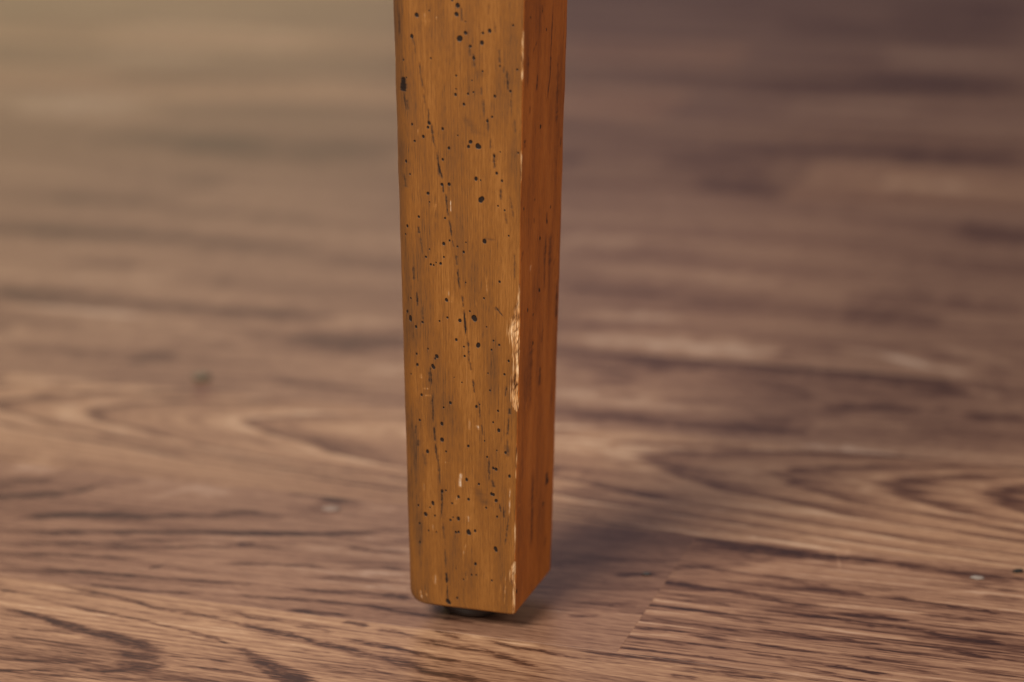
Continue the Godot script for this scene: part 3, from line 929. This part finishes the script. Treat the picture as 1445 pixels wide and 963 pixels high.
	grain(0, -0.60, 2.8, [Vector2(94, -68.0), Vector2(98, -54.0)])
	grain(99, -0.50, 6.3, [Vector2(-263, -144.6), Vector2(-229, -151.8), Vector2(-186, -160.4)])
	grain(1, -0.70, 3.5, [Vector2(12, -77.2), Vector2(28, -73.3), Vector2(48, -71.5), Vector2(75, -71.1), Vector2(98, -69.7)])
	grain(1, -0.80, 3.3, [Vector2(-13, -110.7), Vector2(-4, -110.3)])
	grain(1, 0.70, 3.2, [Vector2(-7, -96.7), Vector2(8, -98.7), Vector2(24, -99.7), Vector2(35, -99.5)])
	grain(2, -0.70, 5.7, [Vector2(77, -160.1), Vector2(81, -158.9), Vector2(86, -159.5)])
	grain(2, -0.60, 5.0, [Vector2(55, -158.8), Vector2(76, -158.3), Vector2(96, -159.3)])
	grain(1, 0.60, 5.7, [Vector2(-4, -145.7), Vector2(21, -149.5), Vector2(46, -153.3)])
	grain(2, 0.70, 6.4, [Vector2(-154, -177.8), Vector2(-133, -177.2), Vector2(-113, -174.3)])
	grain(2, -0.60, 5.6, [Vector2(-165, -168.6), Vector2(-137, -173.4), Vector2(-109, -171.8)])
	grain(2, 0.90, 12.9, [Vector2(-173, -233.5), Vector2(-163, -237.1), Vector2(-144, -238.8), Vector2(-119, -239.0)])
	grain(2, 0.60, 12.6, [Vector2(-169, -223.1), Vector2(-139, -227.8), Vector2(-117, -231.7)])
	grain(3, -0.70, 9.3, [Vector2(-171, -256.0), Vector2(-155, -263.5), Vector2(-129, -261.6)])
	grain(2, -0.50, 14.9, [Vector2(-271, -225.0), Vector2(-237, -225.3), Vector2(-188, -227.5)])
	grain(2, -0.40, 12.0, [Vector2(-137, -208.6), Vector2(-107, -207.1)])
	grain(2, 0.50, 10.4, [Vector2(-288, -194.5), Vector2(-260, -194.4), Vector2(-231, -189.2), Vector2(-202, -189.9)])
	grain(2, 0.60, 8.7, [Vector2(-224, -195.8), Vector2(-206, -197.7)])
	grain(2, 1.30, 14.0, [Vector2(-64, -242.5), Vector2(-33, -242.5), Vector2(-7, -243.6), Vector2(10, -244.4), Vector2(36, -244.6), Vector2(76, -246.9), Vector2(101, -241.6), Vector2(136, -238.6)])
	grain(2, 0.60, 12.1, [Vector2(-51, -226.4), Vector2(-29, -227.5), Vector2(-3, -229.6)])
	grain(2, 0.80, 6.5, [Vector2(-25, -196.8), Vector2(-8, -196.9)])
	grain(2, -0.50, 6.5, [Vector2(-41, -196.9), Vector2(-20, -197.4), Vector2(3, -195.7)])
	grain(2, -0.50, 4.7, [Vector2(-36, -185.3), Vector2(-11, -187.6), Vector2(16, -188.2)])
	grain(2, 0.90, 6.3, [Vector2(62, -202.0), Vector2(79, -207.6), Vector2(98, -208.3)])
	grain(2, 0.80, 7.8, [Vector2(113, -208.4), Vector2(135, -208.6)])
	grain(2, 0.80, 7.6, [Vector2(-32, -169.3), Vector2(-1, -171.9), Vector2(16, -168.5)])
	grain(2, 0.90, 7.5, [Vector2(13, -169.3), Vector2(39, -172.3), Vector2(62, -174.6)])
	grain(2, 0.70, 6.1, [Vector2(39, -184.3), Vector2(55, -186.1)])
	grain(2, -0.50, 10.7, [Vector2(63, -182.8), Vector2(79, -193.6), Vector2(101, -189.0)])
	grain(2, -0.40, 10.0, [Vector2(99, -251.9), Vector2(121, -231.2), Vector2(133, -226.1)])
	grain(3, 1.10, 11.4, [Vector2(-356, -268.0), Vector2(-332, -266.6), Vector2(-295, -266.4), Vector2(-273, -265.0), Vector2(-244, -265.2), Vector2(-205, -263.8), Vector2(-166, -267.1)])
	grain(3, 0.50, 10.5, [Vector2(-244, -306.9), Vector2(-232, -303.9)])
	grain(2, -0.60, 13.8, [Vector2(-318, -244.2), Vector2(-284, -246.2), Vector2(-248, -246.2)])
	grain(3, -0.50, 10.7, [Vector2(-198, -249.1), Vector2(-171, -248.5), Vector2(-145, -255.4)])
	grain(3, -0.50, 17.7, [Vector2(-316, -302.8), Vector2(-261, -302.9)])
	grain(3, -0.70, 11.3, [Vector2(-74, -297.1), Vector2(-43, -296.3), Vector2(-19, -300.2)])
	grain(3, -0.80, 15.0, [Vector2(-63, -262.8), Vector2(-34, -265.1), Vector2(2, -264.5), Vector2(31, -267.1)])
	grain(3, 0.50, 4.8, [Vector2(-60, -287.8), Vector2(-35, -287.8)])
	grain(3, -0.60, 5.9, [Vector2(52, -277.5), Vector2(72, -271.0), Vector2(94, -263.6)])
	grain(3, -0.70, 5.0, [Vector2(70, -272.5), Vector2(89, -263.1), Vector2(109, -256.4)])
	grain(3, -0.60, 5.9, [Vector2(91, -287.5), Vector2(112, -278.4), Vector2(128, -268.7)])
	grain(3, 0.60, 4.4, [Vector2(86, -278.6), Vector2(110, -271.4)])
	grain(3, 0.80, 16.5, [Vector2(45, -327.5), Vector2(69, -328.2), Vector2(88, -322.4)])
	grain(3, 0.50, 11.8, [Vector2(-30, -326.4), Vector2(11, -327.7)])
	grain(4, 1.00, 15.2, [Vector2(-423, -371.2), Vector2(-396, -368.7), Vector2(-362, -367.9), Vector2(-330, -368.4), Vector2(-276, -368.9), Vector2(-218, -369.0)])
	grain(3, 0.60, 14.6, [Vector2(-326, -318.7), Vector2(-287, -317.8)])
	grain(3, 0.80, 12.2, [Vector2(-87, -334.2), Vector2(-61, -332.4), Vector2(-29, -336.8)])
	grain(4, -0.50, 18.5, [Vector2(-84, -365.3), Vector2(-41, -369.7), Vector2(8, -369.7)])
	grain(4, 0.90, 18.9, [Vector2(40, -354.2), Vector2(75, -351.5), Vector2(119, -346.2)])
	grain(4, -0.40, 18.9, [Vector2(-263, -344.6), Vector2(-209, -347.4)])
	grain(5, 1.00, 22.8, [Vector2(-411, -427.5), Vector2(-370, -432.0), Vector2(-329, -433.7)])
	grain(4, 0.80, 19.8, [Vector2(-331, -422.1), Vector2(-292, -426.6), Vector2(-243, -423.1)])
	grain(5, 0.50, 24.8, [Vector2(-356, -485.6), Vector2(-329, -483.2)])
	grain(4, -0.60, 16.3, [Vector2(-112, -411.3), Vector2(-71, -414.3)])
	grain(5, 0.70, 32.3, [Vector2(70, -483.2), Vector2(89, -473.5), Vector2(110, -464.9)])
	grain(6, 1.00, 30.8, [Vector2(-330, -568.7), Vector2(-296, -572.4), Vector2(-260, -570.9)])
	grain(6, 0.80, 31.0, [Vector2(-400, -569.1), Vector2(-364, -563.1), Vector2(-325, -556.5)])
	grain(6, 0.70, 24.8, [Vector2(-168, -582.0), Vector2(-153, -583.5)])
	grain(6, 0.80, 27.0, [Vector2(-111, -594.8), Vector2(-68, -586.3), Vector2(-42, -574.7)])
	grain(6, 0.80, 27.3, [Vector2(-77, -541.2), Vector2(-44, -535.4), Vector2(-28, -528.0)])
	grain(6, -0.60, 18.0, [Vector2(-18, -571.5), Vector2(20, -571.8), Vector2(69, -571.3)])
	grain(6, 0.80, 35.6, [Vector2(-457, -587.2), Vector2(-396, -590.1), Vector2(-351, -593.8)])
	grain(7, -0.70, 33.3, [Vector2(-572, -652.1), Vector2(-505, -654.3), Vector2(-449, -654.6)])  # this and later broad pale far-left strokes paint in floor sheen
	grain(7, 0.80, 28.9, [Vector2(-91, -627.4), Vector2(-32, -636.7), Vector2(27, -644.1)])
	grain(7, 0.90, 28.1, [Vector2(10, -627.4), Vector2(49, -632.3), Vector2(84, -636.8)])
	grain(7, -0.80, 46.2, [Vector2(-636, -701.0), Vector2(-563, -690.5), Vector2(-484, -682.3)])
	grain(9, 0.70, 42.0, [Vector2(-119, -830.7), Vector2(-49, -832.3), Vector2(41, -835.8)])
	grain(8, -0.40, 34.5, [Vector2(-79, -755.1), Vector2(8, -762.0)])
	grain(8, 0.70, 34.7, [Vector2(-559, -769.4), Vector2(-476, -767.2), Vector2(-394, -762.7)])
	grain(9, 0.80, 42.9, [Vector2(-55, -861.5), Vector2(-8, -860.6), Vector2(59, -849.2)])
	grain(10, -0.80, 61.8, [Vector2(-663, -932.0), Vector2(-580, -914.2), Vector2(-491, -914.5), Vector2(-455, -937.1)])  # lit patch at the far left, put into the colour
	grain(9, -0.70, 43.1, [Vector2(-603, -847.2), Vector2(-510, -835.3)])
	grain(10, -0.60, 39.4, [Vector2(-148, -948.2), Vector2(-45, -938.8), Vector2(49, -934.8)])
	grain(11, 0.80, 44.5, [Vector2(-143, -1042.2), Vector2(-38, -1044.9), Vector2(36, -1042.7)])
	grain(11, -0.40, 51.5, [Vector2(-649, -986.5), Vector2(-527, -990.6)])
	grain(12, 0.90, 71.9, [Vector2(-84, -1155.8), Vector2(-27, -1147.5), Vector2(25, -1138.9)])
	grain(11, 0.50, 50.2, [Vector2(-809, -1033.4), Vector2(-737, -1026.4)])


func leg_data() -> void:
	var dots = []
	dots += [Vector3(17.97, 182.71, 0.45), Vector3(17.68, 180.33, 0.45), Vector3(7.86, 179.82, 0.41), Vector3(16.64, 184.15, 0.27), Vector3(10.88, 181.10, 0.14), Vector3(6.48, 174.02, 0.38), Vector3(19.86, 175.39, 0.36), Vector3(18.40, 173.80, 0.63), Vector3(21.06, 171.80, 0.27), Vector3(21.87, 168.59, 0.32), Vector3(24.09, 175.49, 0.27), Vector3(25.74, 176.14, 0.36)]
	dots += [Vector3(23.87, 172.85, 0.41), Vector3(31.43, 177.82, 0.22), Vector3(32.69, 165.93, 0.22), Vector3(24.05, 165.13, 0.18), Vector3(17.46, 163.65, 0.18), Vector3(11.16, 168.17, 0.18), Vector3(3.55, 167.33, 0.21), Vector3(4.47, 162.55, 0.15), Vector3(17.23, 158.43, 0.28), Vector3(20.38, 158.78, 0.23), Vector3(21.76, 159.30, 0.18), Vector3(19.34, 155.85, 0.28)]
	dots += [Vector3(17.38, 159.96, 0.14), Vector3(27.13, 158.43, 0.27), Vector3(31.00, 159.96, 0.27), Vector3(26.42, 152.74, 0.23), Vector3(25.23, 151.51, 0.28), Vector3(6.00, 149.69, 0.25), Vector3(10.38, 150.21, 0.33), Vector3(10.08, 149.02, 0.28), Vector3(13.85, 148.80, 0.28), Vector3(8.84, 146.38, 0.29), Vector3(6.61, 145.03, 0.24), Vector3(17.74, 147.16, 0.14)]
	dots += [Vector3(20.98, 145.53, 0.42), Vector3(20.46, 144.17, 0.33), Vector3(22.81, 144.45, 0.52), Vector3(23.18, 144.22, 0.47), Vector3(15.40, 143.49, 0.28), Vector3(13.74, 140.20, 0.24), Vector3(3.59, 139.07, 0.32), Vector3(4.90, 135.54, 0.20), Vector3(27.67, 137.13, 0.28), Vector3(26.99, 141.92, 0.23), Vector3(33.18, 143.13, 0.19), Vector3(28.31, 166.70, 0.18)]
	dots += [Vector3(28.52, 143.13, 0.14), Vector3(19.83, 178.42, 0.13), Vector3(21.40, 162.50, 0.14), Vector3(38.79, 179.19, 0.28), Vector3(51.29, 173.75, 0.30), Vector3(48.02, 179.35, 0.22), Vector3(48.59, 147.27, 0.38), Vector3(36.20, 145.83, 0.29), Vector3(29.05, 135.09, 0.24), Vector3(22.37, 135.26, 0.38), Vector3(23.56, 134.92, 0.14), Vector3(13.45, 133.12, 0.34)]
	dots += [Vector3(15.33, 133.28, 0.34), Vector3(9.73, 130.39, 0.34), Vector3(10.12, 127.95, 0.15), Vector3(23.56, 129.32, 0.53), Vector3(23.94, 129.70, 0.53), Vector3(28.11, 127.94, 0.19), Vector3(29.83, 126.81, 0.19), Vector3(7.19, 123.56, 0.25), Vector3(14.15, 123.59, 0.24), Vector3(3.52, 120.57, 0.32), Vector3(2.71, 118.03, 0.23), Vector3(13.71, 116.23, 0.35)]
	dots += [Vector3(15.29, 117.24, 0.20), Vector3(17.39, 115.69, 0.20), Vector3(19.05, 114.22, 0.25), Vector3(24.59, 117.67, 0.44), Vector3(19.66, 117.01, 0.15), Vector3(8.82, 112.06, 0.25), Vector3(13.70, 112.36, 0.20), Vector3(12.78, 110.43, 0.30), Vector3(10.08, 109.96, 0.25), Vector3(10.87, 109.81, 0.20), Vector3(11.54, 110.60, 0.15), Vector3(9.81, 114.36, 0.15)]
	dots += [Vector3(28.65, 106.34, 0.25), Vector3(19.50, 105.43, 0.15), Vector3(24.47, 101.22, 0.20), Vector3(14.24, 99.94, 0.40), Vector3(3.97, 99.56, 0.21), Vector3(2.45, 95.44, 0.36), Vector3(3.77, 93.85, 0.43), Vector3(3.75, 93.36, 0.43), Vector3(14.42, 94.77, 0.25), Vector3(17.87, 94.19, 0.41), Vector3(21.71, 95.37, 0.60), Vector3(21.96, 95.01, 0.55)]
	dots += [Vector3(7.39, 92.84, 0.26), Vector3(5.56, 91.33, 0.31), Vector3(12.22, 93.56, 0.20), Vector3(20.61, 97.11, 0.20), Vector3(30.96, 119.68, 0.19), Vector3(25.23, 92.91, 0.15), Vector3(50.24, 114.85, 0.40), Vector3(50.64, 99.52, 0.40), Vector3(40.98, 96.52, 0.39), Vector3(45.81, 93.72, 0.32), Vector3(45.32, 127.27, 0.23), Vector3(36.40, 126.92, 0.30)]
	dots += [Vector3(58.85, 121.72, 0.32), Vector3(55.96, 118.17, 0.40), Vector3(16.85, 88.47, 0.31), Vector3(18.93, 86.58, 0.20), Vector3(19.12, 83.82, 0.26), Vector3(22.96, 87.47, 0.46), Vector3(22.76, 87.18, 0.41), Vector3(28.69, 87.91, 0.25), Vector3(26.57, 86.32, 0.20), Vector3(27.11, 89.07, 0.20), Vector3(11.27, 83.02, 0.42), Vector3(10.79, 82.32, 0.21)]
	dots += [Vector3(10.07, 80.06, 0.37), Vector3(10.33, 79.70, 0.37), Vector3(5.69, 80.06, 0.31), Vector3(5.56, 83.29, 0.21), Vector3(8.82, 85.05, 0.16), Vector3(30.23, 79.35, 0.25), Vector3(31.36, 83.43, 0.25), Vector3(18.29, 75.86, 0.16), Vector3(26.21, 74.17, 0.21), Vector3(25.63, 79.27, 0.15), Vector3(14.99, 69.47, 0.32), Vector3(13.02, 67.84, 0.21)]
	dots += [Vector3(22.38, 69.01, 0.31), Vector3(23.32, 69.71, 0.16), Vector3(5.95, 63.32, 0.27), Vector3(12.41, 62.88, 0.37), Vector3(28.53, 68.28, 0.26), Vector3(27.14, 64.72, 0.21), Vector3(28.78, 62.44, 0.37), Vector3(12.39, 58.01, 0.48), Vector3(20.02, 56.82, 0.32), Vector3(8.05, 53.97, 0.38), Vector3(30.78, 55.90, 0.32), Vector3(28.25, 56.31, 0.16)]
	dots += [Vector3(13.52, 54.53, 0.22), Vector3(24.69, 58.86, 0.16), Vector3(25.45, 54.07, 0.21), Vector3(16.12, 77.20, 0.10), Vector3(3.53, 76.99, 0.16), Vector3(6.68, 71.08, 0.27), Vector3(40.99, 96.46, 0.31), Vector3(46.34, 85.09, 0.40), Vector3(50.97, 99.26, 0.32), Vector3(27.24, 50.84, 0.28), Vector3(28.07, 50.58, 0.39), Vector3(19.47, 46.50, 0.34)]
	dots += [Vector3(23.07, 45.53, 0.28), Vector3(12.11, 42.11, 0.34), Vector3(13.25, 42.47, 0.23), Vector3(16.99, 40.92, 0.34), Vector3(20.00, 40.48, 0.34), Vector3(15.09, 38.69, 0.23), Vector3(9.22, 38.29, 0.35), Vector3(9.27, 37.93, 0.35), Vector3(6.94, 34.39, 0.47), Vector3(4.82, 36.97, 0.22), Vector3(8.32, 36.64, 0.17), Vector3(26.78, 42.87, 0.34)]
	dots += [Vector3(27.34, 42.69, 0.34), Vector3(28.14, 40.95, 0.39), Vector3(25.22, 38.44, 0.23), Vector3(28.46, 36.02, 0.23), Vector3(16.93, 34.13, 0.40), Vector3(15.32, 34.37, 0.17), Vector3(14.56, 33.45, 0.29), Vector3(9.84, 34.24, 0.23), Vector3(5.00, 31.30, 0.23), Vector3(7.75, 29.33, 0.18), Vector3(10.20, 29.18, 0.18), Vector3(16.14, 29.80, 0.29)]
	dots += [Vector3(16.95, 29.95, 0.29), Vector3(19.90, 30.29, 0.52), Vector3(20.18, 30.02, 0.46), Vector3(21.91, 30.88, 0.29), Vector3(28.07, 26.03, 0.46), Vector3(28.25, 25.63, 0.40), Vector3(22.01, 20.50, 0.35), Vector3(4.95, 25.33, 0.24), Vector3(20.82, 16.92, 0.23), Vector3(22.23, 17.03, 0.18), Vector3(27.03, 15.91, 0.23), Vector3(16.21, 8.99, 0.24)]
	dots += [Vector3(13.14, 7.45, 0.66), Vector3(32.03, 48.89, 0.33), Vector3(18.34, 15.16, 0.18), Vector3(16.01, 18.34, 0.12), Vector3(35.60, 12.65, 0.53), Vector3(62.73, 37.30, 0.47), Vector3(59.23, 31.19, 0.37)]
	streak(2.60, 1.37, [3.32,162.65,3.33,161.13,3.06,159.34,3.2,158.58])
	streak(1.60, 0.88, [2.84,161.62,2.91,160.1])
	streak(0.70, 0.38, [3.31,158.58,3.77,155.53,4.23,153.25])
	streak(0.50, 0.26, [4.32,156.58,4.75,153.53])
	streak(0.50, 0.38, [3.16,168.73,3.55,167.22])
	streak(0.40, 0.70, [2.25,180.75,2.02,173.73])
	streak(0.50, 0.31, [25.54,183.43,25.33,180.47])
	streak(0.60, 0.22, [18.86,182.24,18.97,178.29])
	streak(0.60, 0.28, [6.49,174.37,7.13,171.89,7.34,168.88])
	streak(0.70, 0.28, [8.18,166.89,8.56,162.87,9.19,159.34])
	streak(0.90, 0.28, [10.27,154.3,10.33,149.7])
	streak(0.80, 0.28, [10.9,150.24,11.38,145.13,11.83,143.6])
	streak(0.90, 0.33, [12.29,142.08,12.61,138.48,12.85,135.22])
	streak(0.60, 0.23, [20.75,172.39,20.92,168.9])
	streak(0.70, 0.23, [21.74,169.93,21.96,165.94])
	streak(0.70, 0.22, [27.97,171.17,28.26,167.45])
	streak(0.50, 0.22, [27.03,177.57,27.04,175.59])
	streak(0.70, 0.27, [29.99,165.77,30.15,162.78,30.5,159.79])
	streak(0.40, 0.18, [29.21,166.74,29.23,164.74])
	streak(0.60, 0.18, [23.69,160.99,23.78,158.48])
	streak(0.60, 0.23, [24.29,157.49,24.39,152.44])
	streak(0.70, 0.28, [25.22,152.48,25.51,148.43])
	streak(0.60, 0.19, [26.03,146.92,26.09,143.86])
	streak(0.90, 0.23, [26.98,142.89,27.05,138.28])
	streak(0.50, 0.23, [9.17,158.32,9.39,155.28])
	streak(0.50, 0.27, [31.11,157.81,31.14,155.29])
	streak(0.50, 0.46, [32.09,152.31,32.37,148.27])
	streak(-0.80, 0.36, [12.58,179.57,12.65,178.58])
	streak(-0.50, 0.48, [7.55,148.53,7.41,146.46])
	streak(0.30, 1.82, [21.73,164.93,24.92,164.06])
	streak(0.30, 2.33, [19.84,152.21,23.09,147.28])
	streak(-0.35, 1.36, [9.61,180.97,10.44,176.51])
	streak(0.70, 0.73, [44.58,171.93,42.78,170.76,41.01,169.34])
	streak(0.70, 0.75, [56.38,180.98,55.67,168.38,55.63,160.68,54.09,154.79,52.29,152.58])
	streak(0.50, 0.73, [47.9,181.12,48.21,178.57])
	streak(0.60, 0.74, [45.42,162.69,44.55,157.78])
	streak(0.60, 0.88, [40.06,154.9,39.46,152.74])
	streak(0.50, 1.26, [69.14,176.82,68.88,162.29])
	streak(0.50, 0.98, [66.85,140.5,66.32,137.41])
	streak(0.40, 1.56, [61.7,164.68,62.64,143.55])
	streak(0.40, 1.14, [37.9,169.17,37.64,160.21])
	streak(0.70, 0.91, [49.02,147.59,48.63,146.64])
	streak(0.50, 1.17, [36.18,146.34,36.3,143.76])
	streak(0.90, 0.34, [12.39,139.18,12.98,137.14,13.52,134.58])
	streak(0.90, 0.29, [13.69,133.03,13.85,130.69])
	streak(0.90, 0.34, [14.43,130.47,14.68,127.35,14.93,124.22])
	streak(0.90, 0.34, [15.22,123.19,15.67,120.59,15.85,118.49])
	streak(0.60, 0.29, [15.98,117.44,16.36,115.36])
	streak(0.70, 0.30, [16.98,113.28,17.15,110.11])
	streak(1.10, 0.40, [17.34,109.06,17.61,105.88,17.94,103.23])
	streak(0.90, 0.35, [18.48,101.66,18.85,97.94])
	streak(1.00, 0.45, [18.95,97.4,19.23,94.19,19.52,90.43])
	streak(0.80, 0.45, [6.93,120.79,7.12,118.69])
	streak(0.50, 0.25, [7.35,117.91,7.98,112.64])
	streak(0.70, 0.50, [5.15,109.23,5.24,104.94])
	streak(0.90, 0.36, [5.97,101.77,6.07,97.45])
	streak(0.50, 0.26, [7.4,97.56,7.5,93.23])
	streak(0.50, 0.23, [27.09,140.01,27.33,138.74])
	streak(0.80, 0.28, [28.69,132.9,28.81,129.54])
	streak(0.60, 0.24, [29.89,126.24,30.4,122.89])
	streak(0.80, 0.35, [27.71,99.18,28.66,97.65,29.67,96.23])
	streak(0.50, 0.28, [31.17,130.98,32.19,124.83])
	streak(0.60, 0.43, [32.56,114.92,32.81,107.03])
	streak(0.40, 1.12, [2.65,135.52,3.38,131.37])
	streak(0.40, 0.58, [23.56,118.49,27.93,118.27])
	streak(-0.50, 1.31, [14.04,100.51,15.04,99.25])
	streak(-0.35, 2.01, [12.82,102.83,16.56,100.44])
	streak(-0.30, 1.30, [21.57,99.76,23.07,99.35])
	streak(-0.70, 0.24, [15.62,128.98,15.63,125.31])
	streak(-0.60, 0.19, [11.59,128.72,11.48,121.89])
	streak(-0.50, 0.25, [25.05,108.57,25.26,102.19])
	streak(0.60, 1.12, [55.74,121.18,55.68,117.7])
	streak(0.60, 0.84, [64.67,105.51,62.25,103.16])
	streak(0.50, 1.61, [55.4,115.09,55.06,97.8])
	streak(0.40, 2.30, [59.45,114.01,59.41,104.23])
	streak(-0.80, 1.56, [42.89,109.11,42.06,107.48])
	streak(0.50, 0.91, [36.24,114.93,34.89,112.15])
	streak(0.50, 0.97, [50.11,100.33,50.99,98.98])
	streak(0.50, 1.71, [66.49,97.83,66.72,85.49])
	streak(0.40, 0.93, [44.87,122.12,45.28,120.42])
	streak(0.80, 0.40, [19.05,97.14,19.23,93.38,19.51,89.62])
	streak(0.90, 0.31, [20.02,89.12,20.26,85.33,20.39,81.53])
	streak(0.70, 0.36, [20.6,82.09,20.9,79.66])
	streak(1.00, 0.36, [21.41,77.24,21.61,75.06,21.81,72.88])
	streak(0.70, 0.31, [22.95,70.78,23.27,67.5,23.47,65.3])
	streak(0.70, 0.26, [23.79,63.67,24.21,60.37])
	streak(0.80, 0.26, [9.24,79.99,9.55,77.26,9.64,73.96])
	streak(0.80, 0.32, [9.7,71.75,9.88,67.32,9.8,62.85])
	streak(1.00, 0.32, [10.09,61.76,10.33,57.3])
	streak(1.00, 0.38, [10.43,56.75,10.77,51.54])
	streak(0.60, 0.47, [9.05,78.32,9.08,75.01])
	streak(-0.90, 0.48, [6.72,73.02,9.21,73.2])
	streak(-1.10, 0.53, [7.1,71.06,9.64,71.19])
	streak(-0.50, 0.74, [6.67,77.56,6.74,75.9])
	streak(-0.60, 0.84, [22.53,63.54,23.26,61.95])
	streak(-0.50, 0.47, [20.32,65.27,20.31,61.65])
	streak(0.50, 0.62, [4.71,61.79,4.38,58.95])
	streak(0.50, 0.54, [5.37,57.37,5.21,55.09])
	streak(0.50, 0.70, [27.56,98.9,28.06,97.87])
	streak(0.70, 0.31, [30.88,75.92,30.56,72.6])
	streak(0.90, 0.72, [31.78,69.42,31.9,67.5])
	streak(0.80, 0.52, [31.66,66.65,31.3,61.08])
	streak(0.60, 0.84, [31.21,59.96,31.54,54.42])
	streak(0.50, 1.68, [53.34,76.5,52.99,69.91])
	streak(0.40, 2.59, [45.45,86.73,45.18,64.7])
	streak(-0.50, 1.30, [41.71,69.22,41.57,65.93])
	streak(0.40, 1.33, [55.03,87.08,53.73,82.5])
	streak(0.80, 0.34, [11.11,53.74,11.31,49.06,11.56,43.77])
	streak(1.10, 0.40, [11.89,42.62,12.05,38.48,11.73,33.67])
	streak(0.60, 0.35, [12.29,32.54,12.56,27.17])
	streak(0.60, 0.35, [12.74,24.18,12.94,18.16])
	streak(1.40, 0.59, [13.04,16.65,13.11,13.31])
	streak(0.90, 0.30, [13.22,12.72,13.19,6.6])
	streak(0.80, 0.39, [26.01,54.1,26.04,46.49])
	streak(0.70, 0.67, [26.87,47.17,27.55,44.89])
	streak(0.80, 0.39, [29.16,40.06,29.58,37.45])
	streak(0.70, 0.34, [30.29,39.3,30.61,35.79])
	streak(-0.90, 0.90, [17.63,48.54,17.7,43.83])
	streak(-0.70, 0.57, [16.54,41.34,16.05,38.32])
	streak(-0.50, 0.80, [19.69,35.46,19.8,33.38])
	streak(-0.60, 0.46, [19.18,27.03,18.46,23.04])
	streak(-0.50, 0.59, [19.14,19.5,19.1,13.43])
	streak(-0.90, 0.54, [4.61,10.45,4.94,7.42])
	streak(-0.90, 0.36, [6.29,10.34,6.66,8.24])
	streak(-0.90, 0.36, [7.18,7.39,7.28,6.48])
	streak(-0.50, 1.19, [9.35,15.9,9.57,12.27])
	streak(-0.50, 0.58, [9.08,31.58,9.33,29.2])
	streak(-0.60, 0.34, [12.59,51.25,14.84,51.19])
	streak(0.40, 0.91, [6.99,53.32,7.46,49.24])
	streak(-0.80, 0.56, [32.29,45.41,32.18,36.56])
	streak(-0.70, 0.69, [31.08,19.12,30.79,8.18])
	streak(-0.50, 0.47, [29.67,15.32,29.43,9.23])
	streak(0.60, 0.34, [32.01,36.54,30.98,27.5])
	streak(-0.40, 0.69, [6.49,44.41,6.71,41.46])
	streak(0.30, 2.81, [22.11,44.31,25.5,38.77])
	streak(0.80, 2.62, [61.97,40.01,62.68,35.81])
	streak(0.60, 1.50, [58.99,32.01,58.76,30.27])
	streak(0.50, 1.54, [64.21,19.6,60.75,16.63])
	streak(-0.60, 1.73, [37.17,39.68,36.89,38.61])
	streak(0.40, 2.14, [48.86,44.8,48.66,20.8])
	streak(-0.40, 1.38, [38.52,46.25,38.61,44.45])
	for d in dots:
		dot(d.x, d.y, d.z)
